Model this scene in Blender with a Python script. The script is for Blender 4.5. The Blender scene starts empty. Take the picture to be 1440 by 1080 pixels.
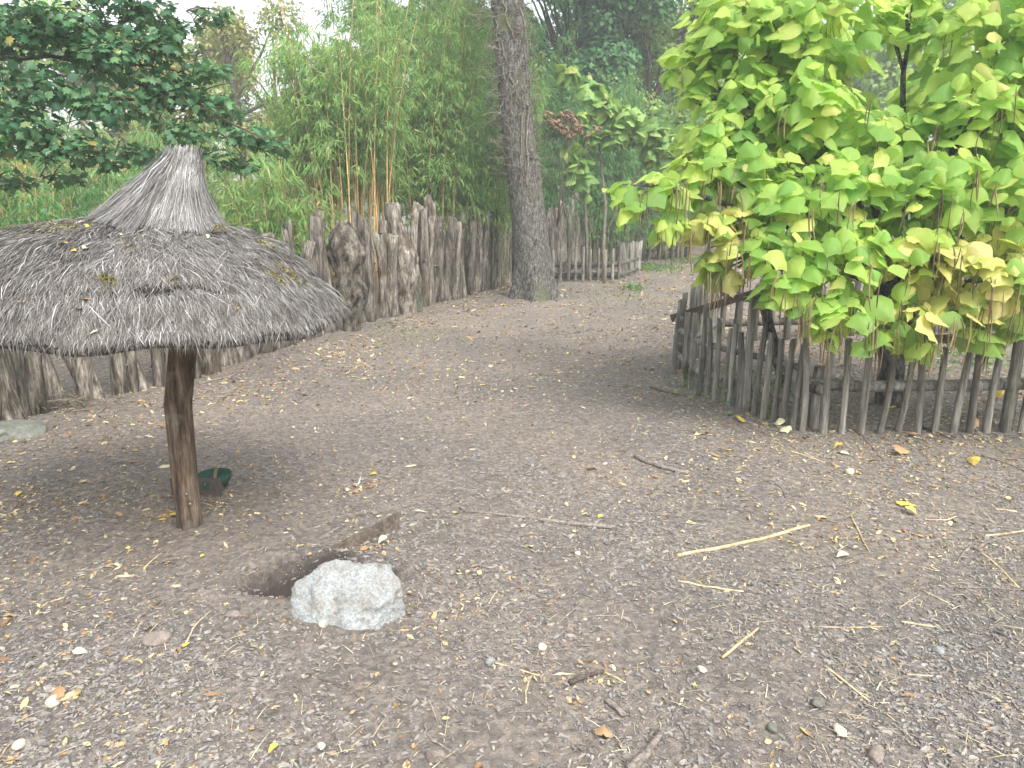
import bpy, math, random
import numpy as np
from mathutils import Vector, noise as mnoise
RG = np.random.default_rng(11)
random.seed(5)
sc = bpy.context.scene
COL = sc.collection
# ------------------------------------------------------------------ camera maths
CH = 1.9; TH = math.radians(13.5); F = 1040.0
def ray(px, py):
    xc = (px-720)/F; yc = (540-py)/F
    return np.array([xc, math.cos(TH)+yc*math.sin(TH), -math.sin(TH)+yc*math.cos(TH)])
def P(px, py, y):
    d = ray(px, py); t = y/d[1]
    return np.array([d[0]*t, y, CH+d[2]*t])
def G(px, py):
    d = ray(px, py); t = -CH/d[2]
    return np.array([d[0]*t, d[1]*t, 0.0])
cam = bpy.data.cameras.new('camera'); co = bpy.data.objects.new('camera', cam); COL.objects.link(co)
co.location = (0, 0, CH); co.rotation_euler = (math.pi/2-TH, 0, 0)
cam.sensor_width = 36; cam.lens = 36*F/1440; cam.clip_end = 2000; sc.camera = co

# ------------------------------------------------------------------ ground relief
ROCK = G(489, 862)
DIPS = [(G(416, 818), .22, .19, .19), (G(552, 806), .13, .12, .045), (G(500, 808), .2, .12, .06), (G(212, 912), .16, .10, .035), (G(1238, 700), .16, .10, .03), (G(500, 690), .3, .2, .02)]
def hh(x, y):
    x = np.asarray(x, float); y = np.asarray(y, float)
    h = .018*np.sin(x*1.3+.4)*np.sin(y*1.1+1)+.012*np.sin(x*2.9+y*1.7)+.008*np.sin(x*5.1-y*4.3+2)+.004*np.sin(x*11+1)*np.sin(y*13+x*3)
    h = h*np.clip(np.hypot(x, y)/3, .4, 1)
    for c, a, b, dp in DIPS:
        q = ((x-c[0])/a)**2+((y-c[1])/b)**2
        h = h-dp*np.exp(-q**1.5*.9)+dp*.22*np.exp(-(np.sqrt(q)-1.5)**2*6)
    return h
def GP(px, py, dz=0.):
    g = G(px, py); g[2] = float(hh(g[0], g[1]))+dz; return g

# ------------------------------------------------------------------ mesh accumulator
def nrm(v):
    v = np.asarray(v, float); return v/np.maximum(np.linalg.norm(v, axis=-1, keepdims=True), 1e-9)
class MB:
    def __init__(s): s.V = []; s.F = {}; s.U = []; s.n = 0
    def add(s, v, faces, uv=None):
        v = np.asarray(v, float)
        for f in faces:
            f = np.asarray(f, np.int64)
            if f.size: s.F.setdefault(f.shape[1], []).append(f+s.n)
        s.V.append(v); s.U.append(np.zeros((len(v), 2)) if uv is None else uv); s.n += len(v)
        return s
    def inst(s, tmpl, pos, Y, N, size):
        tv, tf, tu = tmpl
        pos = np.asarray(pos, float); m = len(pos)
        if m == 0: return s
        Y = nrm(Y); X = nrm(np.cross(Y, N)); Z = np.cross(X, Y)
        size = np.asarray(size, float)
        if size.ndim == 1: size = np.repeat(size[:, None], 3, 1)
        v = (pos[:, None, :]+tv[None, :, 0:1]*(X*size[:, 0:1])[:, None, :]+tv[None, :, 1:2]*(Y*size[:, 1:2])[:, None, :]
             + tv[None, :, 2:3]*(Z*size[:, 2:3])[:, None, :]).reshape(-1, 3)
        off = (np.arange(m)*len(tv))[:, None, None]
        s.add(v, [(np.asarray(f)[None]+off).reshape(-1, np.asarray(f).shape[1]) for f in tf], np.tile(tu, (m, 1)))
        return s
    def mesh(s, name, mat, smooth=True, origin=(0, 0, 0)):
        V = np.concatenate(s.V)-np.asarray(origin, float); me = bpy.data.meshes.new(name)
        fl = [np.concatenate(a) for a in s.F.values()]
        loops = np.concatenate([a.ravel() for a in fl]); tot = np.concatenate([np.full(len(a), a.shape[1]) for a in fl])
        st = np.concatenate([[0], np.cumsum(tot)[:-1]])
        me.vertices.add(len(V)); me.vertices.foreach_set('co', V.astype(np.float32).ravel())
        me.loops.add(len(loops)); me.loops.foreach_set('vertex_index', loops.astype(np.int32))
        me.polygons.add(len(tot)); me.polygons.foreach_set('loop_start', st.astype(np.int32)); me.polygons.foreach_set('loop_total', tot.astype(np.int32))
        me.polygons.foreach_set('use_smooth', np.full(len(tot), smooth))
        U = np.concatenate(s.U)
        if U.any():
            uv = me.uv_layers.new(name='UVMap'); uv.data.foreach_set('uv', U[loops].astype(np.float32).ravel())
        me.update(calc_edges=True)
        me.materials.append(mat); return me
    def build(s, name, mat, parent=None, smooth=True, origin=None):
        if parent is not None: o0 = np.array(parent['_o'])
        elif origin is not None: o0 = np.asarray(origin, float)
        else:
            V = np.concatenate(s.V); o0 = np.array([(V[:, 0].min()+V[:, 0].max())/2, (V[:, 1].min()+V[:, 1].max())/2, V[:, 2].min()])
        o = bpy.data.objects.new(name, s.mesh(name, mat, smooth, o0)); COL.objects.link(o)
        if parent is not None: o.parent = parent
        else: o.location = o0
        o['_o'] = list(map(float, o0))
        return o
def tag(o, label=None, cat=None, group=None, kind=None):
    if label: o['label'] = label
    if cat: o['category'] = cat
    if group: o['group'] = group
    if kind: o['kind'] = kind
    return o
def thing(name, label, cat, loc=(0, 0, 0), group=None):
    o = bpy.data.objects.new(name, None); COL.objects.link(o); o.location = tuple(map(float, loc)); o.empty_display_size = .1
    o['_o'] = [float(a) for a in loc]
    return tag(o, label, cat, group)
def tube(mb, pts, rad, seg=8, rough=0., capj=0., flat=1.):
    pts = np.asarray(pts, float); k = len(pts); rad = np.broadcast_to(np.asarray(rad, float), (k,))
    t = nrm(np.gradient(pts, axis=0)); ref = np.array([0, 0, 1.]) if abs(t[:, 2]).mean() < .8 else np.array([0, 1., 0])
    X = nrm(np.cross(t, ref)); Y = np.cross(t, X)
    a = np.arange(seg)/seg*2*math.pi
    rr = rad[:, None]*np.ones(seg)
    if rough > 0:
        p1, p2, p3 = RG.uniform(0, 6.3, 3); s = np.linspace(0, 1, k)[:, None]*RG.uniform(2, 5)
        rr = rr*(1+rough*(np.sin(2*a+p1+s)*.6+np.sin(3*a+p2-s*1.7)*.5+np.sin(5*a+p3+s*2.3)*.3)+rough*.35*RG.normal(size=(k, seg)))
    v = pts[:, None]+X[:, None]*(np.cos(a)[None, :, None]*rr[..., None])+Y[:, None]*(np.sin(a)[None, :, None]*rr[..., None]*flat)
    if capj > 0:
        d = RG.uniform(-1, 1, 2)
        v[-1] += t[-1]*((d[0]*np.cos(a)+d[1]*np.sin(a)+RG.normal(size=seg)*.4)*capj)[:, None]
    v = v.reshape(-1, 3); i = np.arange(k-1)[:, None]*seg; j = np.arange(seg)[None]; j2 = (j+1) % seg
    q = np.stack([i+j, i+j2, i+seg+j2, i+seg+j], -1).reshape(-1, 4)
    n = len(v); v = np.vstack([v, pts[0], v[-seg:].mean(0)])
    jj = np.arange(seg); e = (k-1)*seg
    c1 = np.stack([np.full(seg, n), (jj+1) % seg, jj], -1); c2 = np.stack([np.full(seg, n+1), e+jj, e+(jj+1) % seg], -1)
    mb.add(v, [q, c1, c2]); return mb
def bez(a, b, bend, k=8):
    a = np.asarray(a, float); b = np.asarray(b, float); t = np.linspace(0, 1, k)[:, None]
    return a+(b-a)*t+np.asarray(bend)*(4*t*(1-t))
def wob(pts, amp):
    pts = np.array(pts, float); pts[1:-1] += RG.normal(size=pts[1:-1].shape)*amp; return pts
def box(mb, c, sx, sy, sz, ax=None, jit=0.):
    v = np.array([[x, y, z] for x in (-.5, .5) for y in (-.5, .5) for z in (-.5, .5)])*[sx, sy, sz]
    if jit: v += RG.normal(size=v.shape)*jit
    if ax is not None: v = v @ np.asarray(ax)
    mb.add(v+np.asarray(c), [[[0, 1, 3, 2], [4, 6, 7, 5], [0, 4, 5, 1], [2, 3, 7, 6], [0, 2, 6, 4], [1, 5, 7, 3]]]); return mb
def rotz(a): return np.array([[math.cos(a), math.sin(a), 0], [-math.sin(a), math.cos(a), 0], [0, 0, 1]])

# ------------------------------------------------------------------ materials
def mat0(name):
    m = bpy.data.materials.new(name); m.use_nodes = True; nt = m.node_tree
    return m, nt.nodes, nt.links, nt.nodes['Principled BSDF']
def ramp(n, cols, interp='LINEAR'):
    r = n.new('ShaderNodeValToRGB'); e = r.color_ramp.elements; r.color_ramp.interpolation = interp
    while len(e) < len(cols): e.new(.5)
    for i, (p, c) in enumerate(cols): e[i].position = p; e[i].color = (*c, 1)
    return r
def noise_node(n, l, src, scale, detail=4, rough=.6, stretch=(1, 1, 1)):
    mp = n.new('ShaderNodeMapping'); mp.inputs['Scale'].default_value = stretch; l.new(src, mp.inputs[0])
    t = n.new('ShaderNodeTexNoise'); t.inputs['Scale'].default_value = scale; t.inputs['Detail'].default_value = detail; t.inputs['Roughness'].default_value = rough
    l.new(mp.outputs[0], t.inputs[0]); return t
def mixc(n, l, a, b, fac, mode='MIX'):
    x = n.new('ShaderNodeMix'); x.data_type = 'RGBA'; x.blend_type = mode
    for s, v in ((x.inputs[6], a), (x.inputs[7], b), (x.inputs[0], fac)):
        if hasattr(v, 'links'): l.new(v, s)
        else: s.default_value = (*v, 1) if isinstance(v, tuple) else v
    return x.outputs[2]
def wood(name, cols, scale=6, stretch=(1, 1, .12), bump=.6, rough=.9, patch=None, island=.5, dist=.02, grain=.4):
    m, n, l, b = mat0(name); tc = n.new('ShaderNodeTexCoord').outputs['Object']
    t = noise_node(n, l, tc, scale, 6, .65, stretch); r = ramp(n, cols); l.new(t.outputs[0], r.inputs[0]); c = r.outputs[0]
    g = n.new('ShaderNodeNewGeometry'); oi = n.new('ShaderNodeObjectInfo')
    ad = n.new('ShaderNodeMath'); ad.operation = 'ADD'; l.new(g.outputs['Random Per Island'], ad.inputs[0]); l.new(oi.outputs['Random'], ad.inputs[1])
    fr = n.new('ShaderNodeMath'); fr.operation = 'FRACT'; l.new(ad.outputs[0], fr.inputs[0])
    v = ramp(n, [(0, (1-island*.6,)*3), (1, (1+island*.5,)*3)]); l.new(fr.outputs[0], v.inputs[0])
    c = mixc(n, l, c, v.outputs[0], 1., 'MULTIPLY')
    if patch:
        t2 = noise_node(n, l, tc, patch[1], 3, .6); r2 = ramp(n, [(patch[2], (0, 0, 0)), (patch[2]+.12, (1, 1, 1))]); l.new(t2.outputs[0], r2.inputs[0])
        c = mixc(n, l, c, patch[0], r2.outputs[0])
    l.new(c, b.inputs['Base Color']); b.inputs['Roughness'].default_value = rough; b.inputs['Specular IOR Level'].default_value = .25
    t3 = noise_node(n, l, tc, scale*3.2, 5, .7, stretch); bp = n.new('ShaderNodeBump'); bp.inputs['Strength'].default_value = bump; bp.inputs['Distance'].default_value = dist
    ad2 = n.new('ShaderNodeMath'); ad2.operation = 'ADD'; l.new(t.outputs[0], ad2.inputs[0]); l.new(t3.outputs[0], ad2.inputs[1])
    gr = ramp(n, [(.34, (1-grain*1.25,)*3), (.5, (1,)*3), (.66, (1+grain,)*3)]); l.new(t3.outputs[0], gr.inputs[0]); c = mixc(n, l, c, gr.outputs[0], 1., 'MULTIPLY'); l.new(c, b.inputs['Base Color'])
    l.new(ad2.outputs[0], bp.inputs['Height']); l.new(bp.outputs[0], b.inputs['Normal']); return m
def leafm(name, cols, trans=.35, rough=.5, veins=False, tcol=(.35, .5, .06), var=.25, spec=.35):
    m, n, l, b = mat0(name); g = n.new('ShaderNodeNewGeometry'); r = ramp(n, cols); l.new(g.outputs['Random Per Island'], r.inputs[0]); c = r.outputs[0]
    tc = n.new('ShaderNodeTexCoord')
    t = noise_node(n, l, tc.outputs['Object'], 1.3, 3, .6); v = ramp(n, [(.3, (1-var,)*3), (.7, (1+var,)*3)]); l.new(t.outputs[0], v.inputs[0])
    c = mixc(n, l, c, v.outputs[0], 1., 'MULTIPLY')
    if veins:
        sx = n.new('ShaderNodeSeparateXYZ'); l.new(tc.outputs['UV'], sx.inputs[0])
        a = n.new('ShaderNodeMath'); a.operation = 'ABSOLUTE'
        s5 = n.new('ShaderNodeMath'); s5.operation = 'SUBTRACT'; s5.inputs[1].default_value = .5; l.new(sx.outputs[0], s5.inputs[0]); l.new(s5.outputs[0], a.inputs[0])
        m1 = n.new('ShaderNodeMath'); m1.operation = 'MULTIPLY_ADD'; m1.inputs[1].default_value = -.9; l.new(a.outputs[0], m1.inputs[0]); l.new(sx.outputs[1], m1.inputs[2])
        m2 = n.new('ShaderNodeMath'); m2.operation = 'MULTIPLY'; m2.inputs[1].default_value = 34; l.new(m1.outputs[0], m2.inputs[0])
        sn = n.new('ShaderNodeMath'); sn.operation = 'SINE'; l.new(m2.outputs[0], sn.inputs[0])
        rv = ramp(n, [(.9, (0, 0, 0)), (1, (1, 1, 1))]); l.new(sn.outputs[0], rv.inputs[0])
        rm = ramp(n, [(0, (1, 1, 1)), (.02, (0, 0, 0))]); l.new(a.outputs[0], rm.inputs[0])
        mx = n.new('ShaderNodeMath'); mx.operation = 'MAXIMUM'; l.new(rv.outputs[0], mx.inputs[0]); l.new(rm.outputs[0], mx.inputs[1])
        f = n.new('ShaderNodeMath'); f.operation = 'MULTIPLY'; f.inputs[1].default_value = .28; l.new(mx.outputs[0], f.inputs[0])
        c = mixc(n, l, c, (.5, .6, .22), f.outputs[0])
        t4 = noise_node(n, l, tc.outputs['Object'], 16, 3, .6)
        bp = n.new('ShaderNodeBump'); bp.inputs['Strength'].default_value = .35; bp.inputs['Distance'].default_value = .03; l.new(t4.outputs[0], bp.inputs['Height']); l.new(bp.outputs[0], b.inputs['Normal'])
    l.new(c, b.inputs['Base Color']); b.inputs['Roughness'].default_value = rough; b.inputs['Specular IOR Level'].default_value = spec
    tr = n.new('ShaderNodeBsdfTranslucent'); tcx = mixc(n, l, c, tcol, .5); l.new(tcx, tr.inputs[0])
    mx = n.new('ShaderNodeMixShader'); mx.inputs[0].default_value = trans; l.new(b.outputs[0], mx.inputs[1]); l.new(tr.outputs[0], mx.inputs[2])
    l.new(mx.outputs[0], n['Material Output'].inputs[0]); return m
def islandm(name, cols, rough=.85, scale=40, bump=.3):
    m, n, l, b = mat0(name); g = n.new('ShaderNodeNewGeometry'); r = ramp(n, cols); l.new(g.outputs['Random Per Island'], r.inputs[0])
    tc = n.new('ShaderNodeTexCoord').outputs['Object']; t = noise_node(n, l, tc, scale, 4, .6); v = ramp(n, [(.3, (.72,)*3), (.7, (1.25,)*3)]); l.new(t.outputs[0], v.inputs[0])
    c = mixc(n, l, r.outputs[0], v.outputs[0], 1., 'MULTIPLY'); l.new(c, b.inputs['Base Color'])
    b.inputs['Roughness'].default_value = rough; b.inputs['Specular IOR Level'].default_value = .3
    bp = n.new('ShaderNodeBump'); bp.inputs['Strength'].default_value = bump; bp.inputs['Distance'].default_value = .01; l.new(t.outputs[0], bp.inputs['Height']); l.new(bp.outputs[0], b.inputs['Normal']); return m

M = {}
M['log'] = wood('weathered_log', [(.36, (.045, .037, .028)), (.5, (.15, .13, .104)), (.66, (.31, .28, .233))], 15, (1, 1, .17), .8, patch=((.1, .075, .05), 2.2, .58), island=.55, grain=.55)
M['burl'] = wood('burl_wood', [(.38, (.025, .02, .015)), (.5, (.13, .11, .085)), (.64, (.27, .245, .2))], 8, (1, 1, .45), 1., island=.2, dist=.04)
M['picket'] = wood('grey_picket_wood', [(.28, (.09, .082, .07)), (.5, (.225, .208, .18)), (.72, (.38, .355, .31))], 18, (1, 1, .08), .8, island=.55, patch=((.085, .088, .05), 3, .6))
M['shadepicket'] = wood('shaded_picket_wood', [(.3, (.045, .045, .032)), (.5, (.11, .105, .08)), (.72, (.2, .19, .15))], 14, (1, 1, .1), .8, island=.5)  # darker copy of the picket wood, with shade put into its colour
M['pole'] = wood('brown_post_wood', [(.32, (.04, .027, .018)), (.5, (.15, .105, .07)), (.66, (.26, .2, .145))], 24, (1, 1, .1), 1., patch=((.24, .21, .17), 5, .56), island=.1)
M['bark'] = wood('oak_bark', [(.36, (.045, .04, .034)), (.5, (.15, .14, .122)), (.64, (.3, .285, .25))], 26, (1, 1, .4), 1., patch=((.15, .165, .085), 1.1, .56), island=.05, dist=.05, grain=.5)
M['limb'] = wood('limb_bark', [(.3, (.05, .04, .03)), (.7, (.16, .13, .1))], 12, (1, 1, 1), .6, island=.3)
M['palelimb'] = wood('pale_stem_bark', [(.3, (.14, .12, .09)), (.7, (.27, .24, .19))], 12, (1, 1, .4), .5, island=.3)
M['culm'] = wood('tan_bamboo_culm', [(.3, (.34, .19, .08)), (.5, (.46, .3, .14)), (.7, (.4, .35, .15))], 3, (1, 1, .6), .2, rough=.5, island=.7)
M['culm_green'] = wood('green_bamboo_culm', [(.3, (.12, .14, .04)), (.7, (.24, .22, .08))], 3, (1, 1, .6), .2, rough=.5, island=.6)
M['twig'] = wood('dead_ivy_stem', [(.3, (.12, .105, .08)), (.7, (.26, .23, .17))], 9, (1, 1, 1), .3, island=.6)
M['board'] = wood('weathered_board', [(.3, (.1, .085, .06)), (.5, (.19, .165, .115)), (.75, (.28, .25, .18))], 8, (.1, 1, 1), .7, island=.3)
M['thatch'] = wood('thatch_base', [(.3, (.03, .026, .022)), (.7, (.1, .09, .075))], 30, (1, 1, 1), 1., patch=((.13, .12, .04), 2.5, .66), island=.1)
M['straw'] = islandm('grey_thatch_straw', [(0, (.06, .05, .042)), (.35, (.14, .125, .11)), (.65, (.205, .19, .172)), (.9, (.28, .27, .255)), (1, (.48, .48, .48))], .7, 12, 0)
M['straw_pale'] = islandm('pale_cap_straw', [(0, (.1, .09, .08)), (.5, (.25, .24, .225)), (1, (.52, .51, .5))], .6, 9, 0)
M['moss'] = islandm('yellow_moss', [(0, (.14, .125, .05)), (1, (.26, .235, .09))], .95, 40, 0)
M['rockw'] = None
M['chip'] = islandm('slate_bark_chips', [(0, (.13, .116, .104)), (.35, (.192, .177, .163)), (.7, (.24, .223, .205)), (.93, (.31, .285, .25)), (1, (.27, .19, .135))], .85, 60, .4)
M['pebble'] = islandm('gravel_pebbles', [(0, (.2, .17, .14)), (.4, (.3, .25, .18)), (.8, (.34, .31, .27)), (1, (.4, .34, .25))], .7, 60, .2)
M['litter'] = islandm('dry_leaf_litter', [(0, (.18, .1, .05)), (.3, (.34, .23, .12)), (.55, (.48, .38, .22)), (.75, (.55, .48, .32)), (.93, (.46, .36, .14)), (1, (.36, .18, .09))], .7, 30, .2)
M['reed'] = islandm('dry_straw_bits', [(0, (.25, .18, .1)), (.4, (.42, .34, .2)), (1, (.6, .52, .35))], .6, 30, .1)
M['yleaf'] = islandm('yellow_fallen_leaf', [(0, (.6, .42, .06)), (1, (.66, .5, .12))], .6, 30, .2)
M['pleaf'] = islandm('pale_fallen_leaf', [(0, (.55, .5, .3)), (1, (.66, .62, .4))], .6, 30, .2)
M['bleaf'] = islandm('brown_fallen_leaf', [(0, (.3, .18, .09)), (1, (.4, .25, .13))], .6, 30, .2)
M['cane'] = wood('dry_cane', [(.3, (.38, .28, .15)), (.7, (.58, .47, .29))], 10, (1, 1, 1), .2, rough=.5, island=.2)
M['greystick'] = wood('grey_stick', [(.3, (.13, .11, .095)), (.7, (.32, .28, .24))], 20, (1, 1, 1), .6, island=.2)
M['darkstick'] = wood('dark_stick', [(.3, (.07, .055, .045)), (.7, (.18, .145, .115))], 20, (1, 1, 1), .6, island=.2)
M['catalpa'] = leafm('catalpa_leaves', [(0, (.2, .38, .1)), (.3, (.3, .49, .12)), (.6, (.42, .58, .14)), (.85, (.53, .65, .16)), (.96, (.58, .64, .18)), (1, (.62, .57, .2))], .62, .5, True, (.7, .92, .2), .16, .3)
M['catalpa_yellow'] = leafm('yellowing_catalpa_leaves', [(0, (.46, .54, .13)), (.5, (.62, .62, .19)), (1, (.7, .6, .25))], .45, .45, True, (.75, .7, .15), .15)
M['sapling'] = leafm('sapling_leaves', [(0, (.16, .3, .09)), (.6, (.27, .44, .12)), (.93, (.36, .48, .14)), (1, (.5, .45, .12))], .4, .45, False, (.35, .55, .08))
M['maple'] = leafm('maple_leaves', [(0, (.05, .14, .075)), (.5, (.09, .21, .1)), (.97, (.15, .28, .12)), (1, (.4, .34, .08))], .4, .45, False, (.12, .26, .04), .3)
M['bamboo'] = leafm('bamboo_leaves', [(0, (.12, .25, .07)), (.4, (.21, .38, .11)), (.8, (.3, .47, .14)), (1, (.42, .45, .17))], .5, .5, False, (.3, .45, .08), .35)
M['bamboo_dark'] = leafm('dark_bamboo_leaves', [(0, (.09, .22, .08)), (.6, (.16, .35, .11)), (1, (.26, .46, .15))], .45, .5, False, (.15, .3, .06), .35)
M['darktree'] = leafm('dark_tree_leaves', [(0, (.06, .17, .07)), (.6, (.11, .27, .1)), (1, (.17, .35, .13))], .45, .5, False, (.12, .28, .06), .35)
M['lighttree'] = leafm('light_tree_leaves', [(0, (.24, .42, .13)), (.5, (.38, .56, .16)), (1, (.54, .62, .2))], .55, .5, False, (.45, .6, .15), .3)
M['autumntree'] = leafm('autumn_tree_leaves', [(0, (.2, .24, .08)), (.6, (.32, .34, .12)), (1, (.48, .4, .14))], .4, .5, False, (.45, .45, .12), .3)
M['orange'] = leafm('orange_shrub_leaves', [(0, (.5, .3, .04)), (1, (.65, .42, .06))], .4, .5, False, (.8, .5, .06), .2)
M['deadleaf'] = leafm('dead_brown_leaves', [(0, (.2, .13, .08)), (1, (.34, .23, .14))], .2, .6, False, (.4, .2, .08), .2)
M['weed'] = leafm('weed_leaves', [(0, (.07, .15, .04)), (1, (.16, .28, .06))], .3, .5)
M['pod'] = wood('brown_seed_pod', [(.3, (.1, .065, .035)), (.7, (.2, .14, .075))], 9, (1, 1, .3), .2, rough=.6, island=.8)
# soil sheet
DUG_SHADE = [(*G(418, 820)[:2], .31), (*G(540, 800)[:2], .15), (*G(470, 800)[:2], .25)]  # dug soil by the boulder, darkened in colour as painted shade of the hollow
def soil():
    m, n, l, b = mat0('trodden_soil'); tc = n.new('ShaderNodeTexCoord').outputs['Object']
    a = noise_node(n, l, tc, .55, 4, .6); r = ramp(n, [(.38, (.178, .161, .146)), (.62, (.24, .206, .176))]); l.new(a.outputs[0], r.inputs[0])
    f = noise_node(n, l, tc, 38, 6, .7); r2 = ramp(n, [(.3, (.6,)*3), (.5, (.95,)*3), (.75, (1.4, 1.37, 1.32))]); l.new(f.outputs[0], r2.inputs[0])
    c = mixc(n, l, r.outputs[0], r2.outputs[0], 1., 'MULTIPLY')
    vo = n.new('ShaderNodeTexVoronoi'); vo.inputs['Scale'].default_value = 34; l.new(tc, vo.inputs[0])
    vr = ramp(n, [(0, (.75,)*3), (.5, (1,)*3), (1, (1.35, 1.3, 1.22))]); sp = n.new('ShaderNodeSeparateColor'); l.new(vo.outputs['Color'], sp.inputs[0]); l.new(sp.outputs[0], vr.inputs[0])
    c = mixc(n, l, c, vr.outputs[0], 1., 'MULTIPLY')
    g = noise_node(n, l, tc, .8, 3, .6); gr = ramp(n, [(.62, (0, 0, 0)), (.75, (.35, .35, .35))]); l.new(g.outputs[0], gr.inputs[0])
    c = mixc(n, l, c, (.1, .12, .05), gr.outputs[0])
    for hx, hy, hr in DUG_SHADE:
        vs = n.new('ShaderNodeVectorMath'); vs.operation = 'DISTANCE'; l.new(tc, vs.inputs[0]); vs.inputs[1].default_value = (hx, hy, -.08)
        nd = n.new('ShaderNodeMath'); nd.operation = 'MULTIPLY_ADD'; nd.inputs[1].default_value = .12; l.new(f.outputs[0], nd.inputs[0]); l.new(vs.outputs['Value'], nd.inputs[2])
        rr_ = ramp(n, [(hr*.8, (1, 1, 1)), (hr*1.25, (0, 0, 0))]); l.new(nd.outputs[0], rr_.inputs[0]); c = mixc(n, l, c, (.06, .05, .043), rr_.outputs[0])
    l.new(c, b.inputs['Base Color']); b.inputs['Roughness'].default_value = .95; b.inputs['Specular IOR Level'].default_value = .2
    f2 = noise_node(n, l, tc, 110, 4, .7); ad = n.new('ShaderNodeMath'); ad.operation = 'ADD'; l.new(f.outputs[0], ad.inputs[0]); l.new(f2.outputs[0], ad.inputs[1])
    bp = n.new('ShaderNodeBump'); bp.inputs['Strength'].default_value = .8; bp.inputs['Distance'].default_value = .02; l.new(ad.outputs[0], bp.inputs['Height']); l.new(bp.outputs[0], b.inputs['Normal']); return m
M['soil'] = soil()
def rockm(name, cols, scale=9, bump=.8):
    m, n, l, b = mat0(name); tc = n.new('ShaderNodeTexCoord').outputs['Object']
    a = noise_node(n, l, tc, scale, 8, .6); r = ramp(n, cols); l.new(a.outputs[0], r.inputs[0])
    vo = n.new('ShaderNodeTexVoronoi'); vo.inputs['Scale'].default_value = scale*14; l.new(tc, vo.inputs[0]); sp = n.new('ShaderNodeSeparateColor'); l.new(vo.outputs['Color'], sp.inputs[0])
    vr = ramp(n, [(0, (.72,)*3), (1, (1.2,)*3)]); l.new(sp.outputs[0], vr.inputs[0]); c = mixc(n, l, r.outputs[0], vr.outputs[0], 1., 'MULTIPLY')
    l.new(c, b.inputs['Base Color']); b.inputs['Roughness'].default_value = .75
    a2 = noise_node(n, l, tc, scale*4, 8, .75); bp = n.new('ShaderNodeBump'); bp.inputs['Strength'].default_value = bump; bp.inputs['Distance'].default_value = .02; l.new(a2.outputs[0], bp.inputs['Height']); l.new(bp.outputs[0], b.inputs['Normal']); return m
M['rockw'] = rockm('pale_crystalline_rock', [(.3, (.15, .135, .115)), (.42, (.28, .275, .255)), (.55, (.31, .33, .325)), (.72, (.43, .435, .42))])
M['rockg'] = rockm('grey_green_rock', [(.3, (.11, .11, .09)), (.6, (.2, .205, .175)), (.8, (.29, .29, .25))], 5)
M['rockb'] = rockm('brown_stone', [(.3, (.15, .12, .1)), (.7, (.3, .25, .21))], 20, .4)
M['rockp'] = rockm('pale_pebble', [(.3, (.42, .36, .27)), (.7, (.6, .54, .44))], 20, .2)
def plain(name, col, rough=.5, metal=0.):
    m, n, l, b = mat0(name); tc = n.new('ShaderNodeTexCoord').outputs['Object']; a = noise_node(n, l, tc, 25, 5, .6)
    r = ramp(n, [(.3, tuple(k*.6 for k in col)), (.7, tuple(k*1.25 for k in col))]); l.new(a.outputs[0], r.inputs[0]); l.new(r.outputs[0], b.inputs['Base Color'])
    b.inputs['Roughness'].default_value = rough; b.inputs['Metallic'].default_value = metal; return m
M['green'] = plain('green_plastic', (.014, .06, .042), .8)
M['steel'] = plain('dull_steel', (.3, .29, .27), .45, .8)
M['zinc'] = plain('zinc_bowl', (.22, .25, .23), .5, .5)
M['strap'] = plain('rusty_strap', (.16, .1, .05), .8)
M['darkboard'] = plain('dark_board', (.075, .062, .05), .85)
M['feather'] = plain('grey_feather', (.42, .44, .5), .8)
M['crate'] = plain('stump_wood', (.3, .26, .22), .9)

# ------------------------------------------------------------------ ground
def axis(lo, hi, step, far, g=1.16):
    a = list(np.arange(lo, hi, step)); s = step; x = hi
    while x < far: a.append(x); s *= g; x += s
    a.append(far); s = step; x = lo-step
    while x > -far: a.insert(0, x); s *= g; x -= s
    a.insert(0, -far); return np.array(a)
gx = axis(-4.2, 4.2, .03, 160); gy = axis(1.4, 9.5, .03, 160)
XX, YY = np.meshgrid(gx, gy); ZZ = hh(XX, YY)
nearm = (np.hypot(XX, YY) < 12)
ZZ = ZZ+nearm*RG.normal(size=ZZ.shape)*.0022
nx, ny = len(gx), len(gy); idx = np.arange(nx*ny).reshape(ny, nx)
q = np.stack([idx[:-1, :-1], idx[:-1, 1:], idx[1:, 1:], idx[1:, :-1]], -1).reshape(-1, 4)
gm = MB().add(np.stack([XX, YY, ZZ], -1).reshape(-1, 3), [q])
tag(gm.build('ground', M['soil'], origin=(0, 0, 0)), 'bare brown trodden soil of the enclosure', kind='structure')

# ------------------------------------------------------------------ templates
def chip_t(k, th=.28):
    a = np.sort(RG.uniform(0, 2*math.pi, k)*.35+np.arange(k)/k*2*math.pi*.9); r = RG.uniform(.75, 1.1, k)
    o = np.stack([np.cos(a)*r*.62, np.sin(a)*r, np.zeros(k)], -1)
    v = np.vstack([o*[1, 1, 0]-[0, 0, .1], o*.82+[0, 0, th]]); v[k:, 2] += RG.normal(size=k)*.04; j = np.arange(k)
    return v, [np.stack([j, (j+1) % k, k+(j+1) % k, k+j], -1), (k+j)[None]], np.zeros((2*k, 2))
LEAFQ = (np.array([[0, 0, 0], [-.09, .35, -.02], [.09, .35, -.02], [0, 1, -.12]], float), [[[0, 2, 3, 1]]], np.zeros((4, 2)))
def bleaf():   # bamboo leaf, two faces creased along the midrib
    v = np.array([[0, 0, 0], [-.075, .3, -.03], [0, .33, .02], [.075, .3, -.03], [0, 1, -.15]], float)
    return v, [[[0, 2, 4, 1], [0, 3, 4, 2]]], np.zeros((5, 2))
BL = bleaf()
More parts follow.
